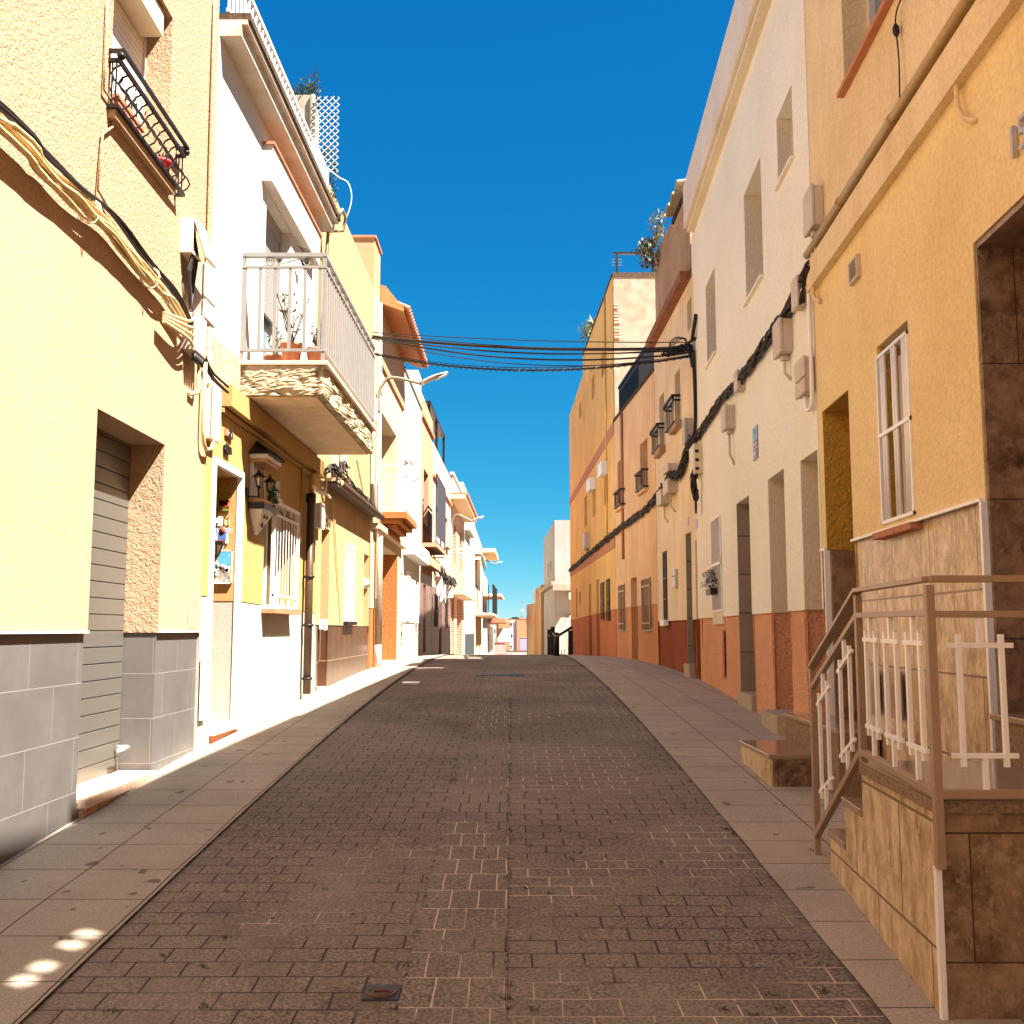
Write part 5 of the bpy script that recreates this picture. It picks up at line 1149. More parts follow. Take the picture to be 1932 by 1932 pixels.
plinth(R2, r, wl, ((7.8, 1.655), (15, 1.655)), M['salmon'], .02, 'dado')
for h in (hW[0], hW[1], hW[2]): m = MB(); m.fbox(R2, h[0] - .02, h[1] + .02, h[2] - .035, h[2] - .01, -.05, .035); m.build('window_sill', M['r2'], r)
window(R2, hG, r, M['r3par'], M['r3par'], mull=0); grille(R2, hG, r, M['whitebar'], 7, .02, (.5,), .009, frame=.016)
m = MB(); m.fbox(R2, hG[0] - .03, hG[1] + .03, hG[2] - .16, hG[2], -.05, .012); m.build('window_sill', M['r2rev'], r)
for k, h in enumerate(hD):
    g_ = gside(2.3, (h[0] + h[1]) / 2); m = MB(); m.fbox(R2, h[0] + .002, h[1] - .002, .3, g_ + .16, -.5, .03 + (.09 if k == 1 else 0)); m.build('doorstep', M['lightgranite' if k else 'lightgranite'], r, bevel=.006)
m = MB(); a_, z_ = R2.at('K', 1570, 0); m.fbox(R2, 12.62, 12.98, .95, 1.5, .0, .028); m.build('meter_hatch', M['salmon'], r, bevel=.004)
ga = [  # near y, far y, z0, z1, protrusion, label
    (7.98, 8.18, 4.02, 4.25, .09, 'beige junction box with four cable holes, highest on the cream house cable'),
    (8.55, 8.82, 3.80, 4.08, .115, 'beige stepped meter box under the cable on the cream house'),
    (7.85, 8.14, 3.30, 3.57, .09, 'beige meter box with a split cover beside the looped pipe'),
    (10.80, 11.0, 4.0, 4.20, .09, 'small beige junction box halfway down the cream house cable'),
    (11.48, 11.74, 3.72, 3.98, .12, 'beige meter box with dangling cords lower on the cream house cable')]
for k, (a_, b_, c_, d_, p_, lab) in enumerate(ga):
    t = utility_box(R2, a_, b_, c_, d_, p_, M['plaster'], lab, 'beige boxes along the cable of the cream house', 'junction_box' if k in (0, 3) else 'meter_box', conduit=(.22 if k in (1,) else (.4 if k == 4 else None)), split=(.42 if k == 2 else None), cat='junction box' if k in (0, 3) else 'meter box')
    if k in (0, 3):
        one(lambda m: [m.tube([R2.P(a_ - .004, c_ + .05 + .045 * i, p_ * .4), R2.P(a_ + .004, c_ + .05 + .045 * i, p_ * .4)], .012, 8) for i in range(4)]).build('cable_holes', M['black'], t)
single(one(lambda m: m.tube(resample([R2.P(7.99, 4.09, .05), R2.P(7.90, 4.13, .05), R2.P(7.845, 4.10, .03), R2.P(7.84, 3.9, .03), R2.P(7.835, 3.4, .03), R2.P(7.85, 3.20, .03), R2.P(7.93, 3.17, .04), R2.P(7.99, 3.22, .045), R2.P(8.0, 3.31, .045)], 40), .018, 8)), 'conduit', M['whitebar'], 'cream pipe looping down the corner of the cream house to the split meter box', 'conduit')
def cpts(f, L_, o): return [f.P(*f.at(c, x, y, o), o) for c, x, y in L_]
run = cpts(R2, [('M', 1265, 260), ('M', 1225, 330)], .05) + [R2.P(8.25, 4.17, .06)] + cpts(R2, [('M', 1040, 690), ('M', 900, 910), ('M', 760, 1110), ('M', 640, 1270), ('M', 530, 1430), ('M', 400, 1550), ('M', 345, 1640), ('M', 250, 1800), ('M', 170, 1910)], .05)
m = MB(); bundle(m, run, 11, .011, .05, 90, 1.8, 1); bundle(m, [R1.P(7.72, 4.22, .06), R2.P(7.85, 4.15, .07), R2.P(7.95, 4.02, .06)], 4, .009, .03, 16, 2, 8)
single(m, 'cable_bundle', M['gcable'], 'twisted black cable run sloping down the cream house between the beige boxes', 'cables')
t = thing('street_sign', 'narrow blue and plum notice panel on the cream house', 'sign', R2.P(10.3, 3.17, 0))
sy, sz0, sz1 = (10.18, 10.42), 3.17, 3.50
one(lambda m: m.fbox(R2, sy[0], sy[1], sz0, sz1, 0, .008)).build('panel', M['signpurple'], t)
one(lambda m: m.fbox(R2, sy[0] + .004, sy[1] - .004, sz0 + .19, sz1 - .004, .006, .010)).build('upper_print', M['signblue'], t)
one(lambda m: (m.fbox(R2, sy[0] + .03, sy[1] - .03, sz0 + .145, sz0 + .17, .008, .011), m.fbox(R2, sy[0] + .02, sy[1] - .03, sz0 + .11, sz0 + .125, .008, .011), m.fbox(R2, sy[0] + .10, sy[1] - .02, sz0 + .04, sz0 + .095, .008, .011), m.fbox(R2, sy[0] + .10, sy[1] - .04, sz0 + .012, sz0 + .027, .008, .011))).build('pale_print', M['signwhite'], t)
one(lambda m: (m.fbox(R2, sy[0] + .07, sy[1] - .07, sz1 - .07, sz1 - .03, .0105, .012), m.hexa([R2.P(10.36, 3.38, .0105), R2.P(10.38, 3.38, .0105), R2.P(10.38, 3.38, .012), R2.P(10.36, 3.38, .012), R2.P(10.22, 3.42, .0105), R2.P(10.24, 3.42, .0105), R2.P(10.24, 3.42, .012), R2.P(10.22, 3.42, .012)]))).build('dark_print', M['posterblue'], t)
# flowers on the sill bars
t = thing('flower_box', 'dark flower box with pale flowers hung behind the window bars of the cream house', 'flower box', R2.P((hG[0] + hG[1]) / 2, 1.95, .05))
cy = (hG[0] + hG[1]) / 2
one(lambda m: m.fbox(R2, cy - .2, cy + .2, 1.93, 2.0, .03, .12)).build('box', M['black'], t)
m = MB(); [m.leaf(R2.P(cy + random.uniform(-.25, .25), 2.0 + random.uniform(-.02, .22), random.uniform(.03, .14)), (random.uniform(-1, 1), random.uniform(-1, 1), random.uniform(-.2, 1)), .06, .03) for i in range(110)]; m.build('leaves', M['leaf'], t)
m = MB(); [m.leaf(R2.P(cy + random.uniform(-.25, .25), 2.02 + random.uniform(0, .2), random.uniform(.1, .16)), (random.uniform(-1, 1), random.uniform(-1, 1), random.uniform(-1, 1)), .05, .045) for i in range(45)]; m.build('flowers', M['signwhite'], t)

# ---- stained cream house
hs_ = [rect(R3, ('J', 1605, 300), ('J', 1555, 620), .3), rect(R3, ('J', 1440, 545), ('J', 1395, 940), .3), rect(R3, ('I', 1742, 1475), ('J', 1700, 80), .25),
       rect(R3, ('K', 1720, 243), ('K', 1663, 285), .5, zb=.6), rect(R3, ('K', 1810, 315), ('K', 1762, 345), .5, zb=.6), rect(R3, ('K', 1470, 440), ('K', 1447, 1160), .15)]
hs_[0][2] = 4.72; hs_[1][2] = 4.62
hs_[2] = [14.98, 15.35, 5.9, 6.35, .25]
r, wl = house(R3, 14.97, 18.88, 6.62, 6.62, M['r3'], hs_, 'stained cream house with a dark red rough base and a terracotta cornice')
plinth(R3, r, wl, ((14, 1.645), (19, 1.645)), M['redrough'], .03, 'dado')
for h in hs_[:3]: window(R3, h, r)
for h in hs_[3:5]: door(R3, h, r, M['wood'])
h = hs_[3]; y_ = h[1] - .002
m = MB(); m.hexa([R3.P(y_ - .014, .6, -.002), R3.P(y_, .6, -.002), R3.P(y_, .6, -.48), R3.P(y_ - .014, .6, -.48), R3.P(y_ - .014, h[3], -.002), R3.P(y_, h[3], -.002), R3.P(y_, h[3], -.48), R3.P(y_ - .014, h[3], -.48)]); m.build('reveal_tiles', M['dadotile'], r)
window(R3, hs_[5], r); grille(R3, hs_[5], r, M['black'], 7, .02, (.3, .6), .012)
m = MB(); m.fbox(R3, hs_[5][0] - .05, hs_[5][1] + .05, hs_[5][2] - .1, hs_[5][2] - .01, 0, .08); m.build('window_sill', M['whitebar'], r)
m = MB(); m.fbox(R3, hs_[3][0], hs_[3][1], .4, 1.0, -.4, .06); m.build('doorstep', M['lightgranite'], r)
for k, (a_, b_, z0_, z1_) in enumerate(((16.08, 16.95, 4.70, 5.12), (17.75, 18.6, 4.62, 5.0))): juliet(R3, a_, b_, z0_, z1_, .12, r, M['black'], 8, t=.009)
for h in hs_[:2]: m = MB(); m.fbox(R3, h[0] - .08, h[1] + .08, h[2] - .12, h[2], 0, .10); m.build('window_sill', M['r3par'], r)
m = MB(); m.fbox(R3, 15.05, 18.9, 6.62, 6.76, -.1, .15); m.build('cornice', M['cornice'], r, bevel=.01)
m = MB(); m.fbox(R3, 14.98, 18.6, 6.76, 8.0, -.4, .0, 6.76, 8.3); m.fbox(R3, 14.98, 16.3, 7.8, 7.98, -.4, .01); m.build('parapet', M['r3par'], r)
m = MB()
n_ = 40; row0 = [m.bm.verts.new(R3.P(15.05 + k * .034, 8.10 + .055 * math.sin(k * .5), .16)) for k in range(n_)]; row1 = [m.bm.verts.new(R3.P(15.05 + k * .034, 8.32 + .055 * math.sin(k * .5), -1.2)) for k in range(n_)]
for k in range(n_ - 1): m.bm.faces.new((row0[k], row0[k + 1], row1[k + 1], row1[k]))
o = m.build('corrugated_roof', M['rough'], r, fixn=False); md = o.modifiers.new('s', 'SOLIDIFY'); md.thickness = .03
m = MB(); m.fbox(R3, 15.05, 16.35, 7.98, 8.04, -.4, .05); m.build('roof_beam', M['black'], r)
t = utility_box(R2, 14.2, 14.7, 3.62, 4.02, .12, M['cream'], 'cream telecom box with latches on the seam of the two cream houses', name='telecom_box', cat='telecom box')
m = MB()
for k in range(3): m.fbox(R2, 14.19, 14.2, 3.66 + k * .12, 3.70 + k * .12, .05, .10)
m.build('latch', M['black'], t)
m = MB(); bundle(m, [R2.P(14.3, 3.64, .1), R2.P(14.32, 3.5, .12), R2.P(14.35, 3.3, .08)], 8, .018, .07, 14, 2); [m.tube([R2.P(14.35 + .06 * math.cos(k * .5) + .02 * j, 3.22 + .14 * math.sin(k * .5), .08) for k in range(14)], .008, 5) for j in range(3)]
single(m, 'cable_coil', M['bcable'], 'black cable tail hanging below the telecom box', 'cables')
t = utility_box(R3, 15.05, 15.25, 4.2, 4.55, .12, M['greyplastic'], 'ribbed grey splice box beside the black riser', name='splice_box')
m = MB(); bundle(m, [R2.P(14.62, 5.42, .04), R2.P(14.63, 5.0, .03), R2.P(14.64, 4.5, .03), R2.P(14.6, 4.2, .05)], 7, .016, .025, 30, .5)
single(m, 'cable_riser', M['bcable'], 'black vertical cable riser at the corner of the large cream house', 'cables')
run3 = cpts(R3, [('J', 1745, 1030), ('J', 1680, 1160), ('J', 1600, 1390), ('J', 1500, 1450), ('J', 1410, 1580)], .06) 
m = MB(); bundle(m, [R2.P(14.3, 4.15, .06)] + run3, 11, .013, .075, 70, 2, 6)
single(m, 'cable_bundle', M['gcable'], 'tangled black cable run across the stained cream house', 'cables')
for k, (c_, x, y, x2, y2) in enumerate((('J', 1580, 1290, 1540, 1370), ('J', 1580, 1450, 1500, 1620), ('J', 1505, 1560, 1435, 1730))):
    a_, z1_ = R3.at(c_, x, y); b_, z0_ = R3.at(c_, x2, y2)
    utility_box(R3, a_, a_ + .5, z0_ - .05, z1_, .16, M['plaster'], ('small beige box just above the tangle on the stained house', 'beige box nearer the large cream house, under the tangle', 'beige box farther along, under the tangle')[k], 'boxes on the stained cream house', conduit=(.3 if k else None))
t = thing('letterbox', 'grey letter box beside the dark barred window of the stained house', 'letter box', R3.P(17, 2, 0)); a_, z1_ = R3.at('K', 1585, 630); b_, z0_ = R3.at('K', 1560, 825); one(lambda m: m.fbox(R3, a_, b_, z0_, z1_, 0, .05)).build('casing', M['greymetal'], t, bevel=.004); one(lambda m: m.fbox(R3, a_ + .05, b_ - .05, z1_ - .12, z1_ - .1, .045, .055)).build('slot', M['black'], t)
for k, (x, y, y2) in enumerate(((1690, 90, 180), (1780, 110, 215))):
    a_, z1_ = R3.at('K', x + 8, y); b_, z0_ = R3.at('K', x - 8, y2); t = thing('house_number', ('pale tile number plate above the tiled doorway', 'pale tile number plate nearer the large cream house')[k], 'house number', R3.P(a_, z0_, 0))
    one(lambda m: m.fbox(R3, a_, b_, z0_, z1_, 0, .012)).build('tile', M['signwhite'], t); one(lambda m: m.fbox(R3, a_ + .06, b_ - .06, z0_ + .06, z1_ - .06, .01, .014)).build('digits', M['posterblue'], t)

# ---- apricot house with the roof terrace railing
hs_ = [rect(R4, ('J', 1268, 1025), ('J', 1192, 1100), .3), rect(R4, ('J', 1020, 1225), ('J', 960, 1285), .3), rect(R4, ('K', 1306, 715), ('K', 1225, 1275), .12), rect(R4, ('K', 1158, 712), ('K', 1097, 725), .3, zb=.6), rect(R4, ('K', 1038, 783), ('K', 982, 1270), .12)]
hs_[0][2] = 4.15; hs_[1][2] = 4.15
r, wl = house(R4, 18.92, 23.9, 6.2, 6.24, M['r4'], hs_, 'apricot house with a terracotta base and a black railing on its roof terrace')
plinth(R4, r, wl, ((18, 1.96), (25, 1.97)), M['r4d'], .01, 'dado')
for h in hs_[:2]: shutter(R4, h, r, M['wood'], 1., False)
for k in (2, 4): window(R4, hs_[k], r); grille(R4, hs_[k], r, M['brownmetal'], 6, .03, (.15, .85), .011)
door(R4, hs_[3], r, M['greymetal'])
for k, h in enumerate(hs_[:2]): juliet(R4, (19.62, 22.4)[k], (20.5, 23.35)[k], 4.18, 4.5, .11, r, M['black'], 10, t=.009, double=False); m = MB(); m.fbox(R4, h[0] - .05, h[1] + .05, 4.10, 4.15, 0, .08); m.build('window_sill', M['r4'], r)
m = MB(); m.fbox(R4, 18.92, 23.9, 6.2, 6.26, -.2, .03, 6.24, 6.30); m.build('coping', M['moss'], r)
m = MB(); m.fbox(R4, 18.95, 23.3, 6.88, 6.93, -.05, .0)
for i in range(46): y_ = 19 + i * .094; m.fbox(R4, y_, y_ + .022, 6.26, 6.9, -.035, -.015)
m.build('terrace_railing', M['black'], r)
m = MB(); m.fbox(R4, 20.6, 23.25, 6.3, 6.86, -.08, -.07); m.build('terrace_screen', M['darkmesh'], r)
m = MB(); y_ = 22.55; m.tube([R4.P(22.6, 6.2, .03), R4.P(22.62, 3.0, .03)], .03, 8); m.build('downpipe', M['band'], r)
run4 = [R3.P(18.1, 3.86, .06), R4.P(19.2, 3.78, .05), R4.P(21, 3.72, .05), R4.P(23.8, 3.68, .05), R5.P(26, 3.63, .05), R5.P(29.4, 3.58, .05), R5.P(32, 3.52, .05), R5.P(35.1, 3.46, .05)]
m = MB(); bundle(m, run4, 9, .014, .07, 110, 2.2, 3)
single(m, 'cable_bundle', M['gcable'], 'long black cable run along the apricot and amber houses', 'cables')

# ---- amber house
hs_ = [rect(R5, ('J', 718, 360), ('J', 692, 650), .25), rect(R5, ('J', 820, 90), ('J', 792, 420), .25), rect(R5, ('J', 582, 640), ('J', 562, 840), .2),
       rect(R5, ('J', 858, 1400), ('J', 822, 1735), .3), rect(R5, ('J', 730, 1560), ('J', 700, 1860), .3), rect(R5, ('J', 642, 1622), ('K', 618, 200), .3),
       rect(R5, ('K', 884, 730), ('K', 855, 1170), .15), rect(R5, ('K', 824, 765), ('K', 795, 1160), .15), rect(R5, ('K', 766, 738), ('K', 740, 750), .3, zb=.6), rect(R5, ('K', 684, 788), ('K', 662, 800), .3, zb=.6), rect(R5, ('K', 575, 868), ('K', 562, 1000), .15), rect(R5, ('K', 541, 835), ('K', 528, 1130), .15)]
r, wl = house(R5, 23.93, 30.7, 9.75, 9.62, M['r5'], [h for h in hs_ if h[1] < 30.6], 'tall amber house with a brown painted band and a bare concrete flank', depth=9)
r.location.z = gz(27)
r6, wl6 = house(R5, 30.72, 35.3, 9.05, 8.72, M['r5'], [h for h in hs_ if h[0] > 30.75], 'far lower part of the amber row at the corner of the side street')
for o_, rr_ in ((wl, r), (wl6, r6)): plinth(R5, rr_, o_, ((24, 1.955), (34.7, 1.82)), M['r5d'], .008, 'dado')
for h in hs_:
    rr_ = r if h[1] < 30.6 else r6
    if h[2] < .7: door(R5, h, rr_, M['wood'])
    else: window(R5, h, rr_)
    if h in hs_[3:5]:
        m = MB(); m.fbox(R5, h[0] - .02, h[1] + .02, h[3], h[3] + .32, 0, .16); m.build('shutter_box', M['whitebar'], rr_, bevel=.01)
        shutter(R5, [h[0], h[1], h[2], h[3], .28], rr_, M['greymetal'], .6, False)
    if h in hs_[6:8]: grille(R5, h, rr_, M['black'], 4, .03)
for (a_, b_, rr_) in ((23.93, 30.7, r), (30.72, 35.3, r6)):
    t0, t1 = (a_ - 24) / 11, (b_ - 24) / 11
    m = MB(); m.fbox(R5, a_, b_, 5.98 - .32 * t0, 6.28 - .4 * t0, 0, .014, 5.98 - .32 * t1, 6.28 - .4 * t1); m.build('upper_band', M['band'], rr_)
    m = MB(); m.fbox(R5, a_, b_, 3.36 - .1 * t0, 3.60 - .14 * t0, 0, .014, 3.36 - .1 * t1, 3.6 - .14 * t1); m.build('lower_band', M['band'], rr_)
m = MB(); m.box((R5.X(23.93) + .02, 23.90, 6.2), (9, 23.925, 9.72)); fl = m.build('flank', M['conc'], r)
m = MB(); m.box((R5.X(23.93), 23.88, 9.7), (9, 24.05, 9.80)); m.fbox(R5, 23.93, 30.7, 9.72, 9.78, -.2, .02, 9.59, 9.65); m.build('coping', M['moss'], r)
m = MB(); [m.box((R5.X(23.9) + .03, 23.885, z_), (R5.X(23.9) + random.uniform(.10, .16), 23.90, z_ + random.uniform(.10, .13))) for z_ in (8.2, 8.38, 8.56, 8.74, 8.92)]; m.build('exposed_bricks', M['brick'], fl)
m = MB(); m.tube([R5.P(25.25, 9.7, .02), R5.P(25.25, 3.7, .02)], .02, 6); m.build('downpipe', M['r5'], r)
t = utility_box(R5, 29.3, 29.9, 3.75, 4.2, .14, M['plaster'], 'beige box above the cable of the amber house', conduit=.3)
t = thing('roof_frame', 'dark steel clothes line frame on the concrete roof of the amber house', 'frame', (2.9, 24.2, 9.75))
p_, q_ = on_y('I', 950, 870, 24.0), on_y('I', 1325, 862, 24.0)
m = MB(); m.bar((p_.x, 24, 9.75), (p_.x, 24, p_.z), .045); m.bar((p_.x - .08, 24, p_.z), (q_.x + .3, 24, p_.z), .05); m.bar((q_.x, 24, 9.75), (q_.x, 24, p_.z), .06); m.build('frame', M['black'], t)
m = MB(); [m.bar((p_.x - .12, 24, p_.z - .15 - .07 * k), (p_.x + .12, 24, p_.z - .15 - .07 * k), .008) for k in range(3)]; m.build('antenna_rods', M['zinc'], t)
# plants on roofs
m = MB()
def twig(base, pts, n, L_, w_):
    pp = resample([base] + pts, 14); m.tube(pp, .008, 4)
    for i in range(n): p0 = random.choice(pp[3:]); m.leaf(p0 + Vector((random.uniform(-.1, .1), random.uniform(-.15, .15), random.uniform(-.12, .05))), (random.uniform(-.6, .6), random.uniform(-.6, .6), random.uniform(-1, -.1)), L_, w_)
for k, (x1, y1, x2, y2) in enumerate(((1330, 760, 1180, 800), (1340, 800, 1230, 900), (1330, 740, 1210, 770), (1340, 860, 1290, 960), (1330, 720, 1300, 730), (1410, 480, 1375, 440), (1400, 560, 1340, 540), (1390, 620, 1345, 620), (1385, 690, 1345, 640))):
    a_, b_ = on_y('I', x1 + 20, y1, 18.0), on_y('I', x2, y2, 18.0); twig(a_, [a_ + (b_ - a_) * .5 + Vector((0, .1, .05)), b_], 60 if k < 5 else 28, .10, .045)
single(m, 'hanging_plant', M['leaf2'], 'grey green leafy shrub leaning over the brown parapet against the sky', 'plant')
def yucca(c_, x, y, Y_, R_, lab):
    c = on_y(c_, x, y, Y_); m = MB()
    for i in range(70):
        a_ = random.uniform(0, 6.28); e_ = random.uniform(-.7, 1.2); d = Vector((math.cos(a_) * math.cos(e_), math.sin(a_) * math.cos(e_), math.sin(e_))); m.leaf(c, d, R_ * random.uniform(.7, 1), .045)
    m.tube([c, c + Vector((.25, 0, -R_ * 1.2))], .04, 6)
    single(m, 'yucca', M['yucca'], lab, 'yucca')
yucca('I', 650, 1700, 29, .42, 'lower spiky yucca on the edge of the amber house roof')
yucca('I', 715, 1610, 28, .36, 'upper spiky yucca on the edge of the amber house roof')
# overhead wires between the two rows
m = MB(); A_ = Vector((2.55, 14.85, 5.55)); 
def span(m, a, b, sag, rad, n=26):
    m.tube([a + (b - a) * (k / n) + Vector((0, 0, -sag * 4 * (k / n) * (1 - k / n))) for k in range(n + 1)], rad, 6)
Lw = Vector((-2.33, 17.3, 6.42))
for k, (dl, dr_, sg_, rd) in enumerate(((.05, .07, .05, .008), (-.03, .0, .10, .024), (-.06, -.02, .15, .010), (-.04, .02, .19, .008), (-.08, -.05, .22, .014), (.0, .03, .11, .007), (-.12, -.09, .27, .008))):
    span(m, Lw + Vector((0, -.04 * k, dl)), A_ + Vector((0, .04 * k, dr_)), sg_, rd)
single(m, 'overhead_cables', M['bcable'], 'sagging group of black cables strung across the street against the sky', 'overhead cables')
m = MB(); span(m, Lw + Vector((0, 0, -.32)), A_ + Vector((0, 0, -.14)), .24, .015); span(m, Lw + Vector((0, 0, -.30)), A_ + Vector((0, 0, -.12)), .22, .006)
a, b = Lw + Vector((0, 0, -.32)), A_ + Vector((0, 0, -.14)); m.tube([a + (b - a) * (k / 400) + Vector((0, .025 * math.cos(k * .8), -.24 * 4 * (k / 400) * (1 - k / 400) + .028 * math.sin(k * .8))) for k in range(401)], .004, 4)
single(m, 'overhead_cable', M['bcable'], 'lowest black cable with a wire wound round it, across the street', 'overhead cable')
t = thing('cable_bracket', 'black bracket with a knot of cables at the corner of the large cream house', 'bracket', R2.P(14.6, 5.3, .05))
one(lambda m: (m.bar(R2.P(14.55, 5.6, .0), R2.P(14.9, 5.6, .12), .03), m.tube([R2.P(14.4, 5.9, .02), R2.P(14.5, 5.68, .05), R2.P(14.62, 5.6, .05)], .03, 8))).build('bracket', M['gcable'], t)
m = MB(); bundle(m, [Vector((2.2, 15.0, 5.5)), A_ + Vector((-.05, .05, 0)), R2.P(14.7, 5.45, .06), R2.P(14.63, 5.25, .04)], 9, .015, .07, 26, 1.5)
for k in range(4): m.tube([A_ + Vector((-.15 + .13 * math.cos(q * .5), 0.02 * k, .02 + .13 * math.sin(q * .5 + k * .3))) for q in range(13)], .007, 5)
m.build('cable_knot', M['bcable'], t)

# ================================================================== THE ENTRANCE STEPS AND THEIR RAILING
fx = lambda y: 1.362 + .078 * (y - 3.5)
t = thing('entrance_steps', 'raised stone clad landing with three steps and a brown and white railing at the right', 'steps', (1.9, 4.2, gz(4.2)))
TOP = .965; yA, yB, yC = 5.05, 4.74, 4.42
def slab(m, y0, y1, z0, z1, ov=0., front=0.):
    m.hexa([(fx(y0) - ov, y0 - front, z0), (R1.X(y0) - .02, y0 - front, z0), (R1.X(y1) - .02, y1, z0), (fx(y1) - ov, y1, z0), (fx(y0) - ov, y0 - front, z1), (R1.X(y0) - .02, y0 - front, z1), (R1.X(y1) - .02, y1, z1), (fx(y1) - ov, y1, z1)])
m = MB(); m.hexa([(fx(3.5), 3.5, -.2), (2.7, 3.5, -.2), (R1.X(yC) - .02, yC, -.2), (fx(yC), yC, -.2), (fx(3.5), 3.5, TOP - .05), (2.7, 3.5, TOP - .05), (R1.X(yC) - .02, yC, TOP - .05), (fx(yC), yC, TOP - .05)]); slab(m, yC, yB, -.2, .77 - .03); slab(m, yB, yA, -.2, .575 - .03)
o = m.build('side_wall', M['marble'], t)
# front face dark stone, set proud
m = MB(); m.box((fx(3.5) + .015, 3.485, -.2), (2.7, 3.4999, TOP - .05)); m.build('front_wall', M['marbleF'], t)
m = MB(); m.box((fx(3.5) - .008, 3.478, -.2), (fx(3.5) + .014, 3.5, .745)); m.build('corner_trim', M['whitebar'], t, bevel=.003)
m = MB(); slab(m, yC, yB + .02, .74, .77, .01); slab(m, yB, yA + .02, .545, .575, .01); m.build('step_treads', M['granite'], t, bevel=.003)
m = MB(); m.hexa([(fx(3.5) - .006, 3.47, TOP - .05), (2.7, 3.47, TOP - .05), (R1.X(yC) - .02, yC + .012, TOP - .05), (fx(yC) - .006, yC + .012, TOP - .05), (fx(3.5) - .006, 3.47, TOP - .01), (2.7, 3.47, TOP - .01), (R1.X(yC) - .02, yC + .012, TOP - .01), (fx(yC) - .006, yC + .012, TOP - .01)]); m.build('landing_edge', M['granitedge'], t)
m = MB(); m.hexa([(fx(3.5) + .002, 3.478, TOP - .01), (2.7, 3.478, TOP - .01), (R1.X(yC) - .02, yC + .005, TOP - .01), (fx(yC) + .002, yC + .005, TOP - .01), (fx(3.5) + .002, 3.478, TOP), (2.7, 3.478, TOP), (R1.X(yC) - .02, yC + .005, TOP), (fx(yC) + .002, yC + .005, TOP)]); m.build('landing', M['granite'], t)
m = MB(); m.box((2.0, 3.52, TOP), (2.7, 4.44, 1.13)); m.build('door_block', M['granitedge'], t); m = MB(); m.box((1.985, 3.505, 1.13), (2.7, 4.455, 1.155)); m.build('door_tread', M['granite'], t, bevel=.004)
m = MB(); m.hexa([(R1.X(5.45) - .02, 5.45, 1.12), (R1.X(5.85) - .02, 5.85, 1.12), (R1.X(5.85), 5.85, 1.12), (R1.X(5.45), 5.45, 1.12), (R1.X(5.45) - .02, 5.45, 1.42), (R1.X(5.85) - .02, 5.85, 1.42), (R1.X(5.85), 5.85, 1.42), (R1.X(5.45), 5.45, 1.42)])
# railing: posts A (foot of the steps), B (head), C (corner)
rl = MB()
pA, pB, pC, pD = Vector((fx(5.3) - .005, 5.32, 0)), Vector((fx(4.5) + .02, 4.47, 0)), Vector((fx(3.5) + .0, 3.455, 0)), Vector((2.75, 3.455, 0))
zA0, zA1, zB1, zC1 = gside(1.5, 5.3), 1.315, 1.665, 1.665
def V3(p, z): return Vector((p.x, p.y, z))
m = MB(); [m.box((p_.x - .0145, p_.y - .0145, a_), (p_.x + .0145, p_.y + .0145, b_)) for p_, a_, b_ in ((pA, zA0, zA1), (pB, TOP - .02, zB1 - .02), (pC, .745, zC1 - .02))]; m.bar((pC.x + .01, 3.47, .76), (pC.x + .04, 3.49, .76), .02)
rail = m.build('railing', M['brownmetal'], t, bevel=.003)
m = MB(); m.bar(V3(pA, zA1), V3(pB, zB1), .042, .018); m.bar(V3(pB, zB1), V3(pC, zC1), .042, .018); m.bar(V3(pC, zC1), V3(pD, zC1), .042, .022)
m.bar(V3(pA, zA1 - .10), V3(pB, zB1 - .10), .025, .025); m.bar(V3(pB, zB1 - .105), V3(pC, zC1 - .11), .025, .022); m.bar(V3(pC, zC1 - .115), V3(pD, zC1 - .115), .025, .022)
m.bar(V3(pA, .50), V3(pB, TOP + .035), .03, .03); m.bar(V3(pB, TOP + .03), V3(pC, TOP + .012), .03, .025); m.bar(V3(pC, TOP + .012), V3(pD, TOP + .012), .03, .028)
m.build('rail', M['brownmetal'], rail, bevel=.002)
def motif(p, q, lo0, lo1, hi0, hi1, cu, wd, lab=None):
    """two uprights tied by a short crosspiece above and below, hung from the rails by one stub each; cu = centre fraction"""
    m = MB(); d = (q - p); Ld = d.length; u = d / Ld; c = p + d * cu
    lo = lo0 + (lo1 - lo0) * cu; hi = hi0 + (hi1 - hi0) * cu; sl = (hi1 - hi0) / Ld; t_ = .0165; H_ = hi - lo; at = lambda s_, z_: Vector((c.x + u.x * s_, c.y + u.y * s_, z_ + sl * s_))
    for s_ in (-wd / 2, wd / 2): m.bar(at(s_, lo + H_ * .13), at(s_, hi - H_ * .10), t_)
    for z_ in (lo + H_ * .195, hi - H_ * .165): m.bar(at(-wd * .78, z_) , at(wd * .78, z_), .014, .017)
    m.bar(at(0, lo), at(0, lo + H_ * .19), t_); m.bar(at(0, hi - H_ * .16), at(0, hi), t_)
    return m.build('ornament', M['whitebar'], rail, bevel=.0015)
for cu in (.25, .72): motif(pA, pB, .52, TOP + .04, zA1 - .11, zB1 - .11, cu, .16)
for cu in (.20, .50, .80): motif(pB, pC, TOP + .04, TOP + .025, zB1 - .115, zC1 - .12, cu, .155)
for cx in (1.52, 1.86, 2.20, 2.54):
    cu = (cx - pC.x) / (pD.x - pC.x); motif(pC, pD, TOP + .025, TOP + .025, zC1 - .125, zC1 - .125, cu, .138)
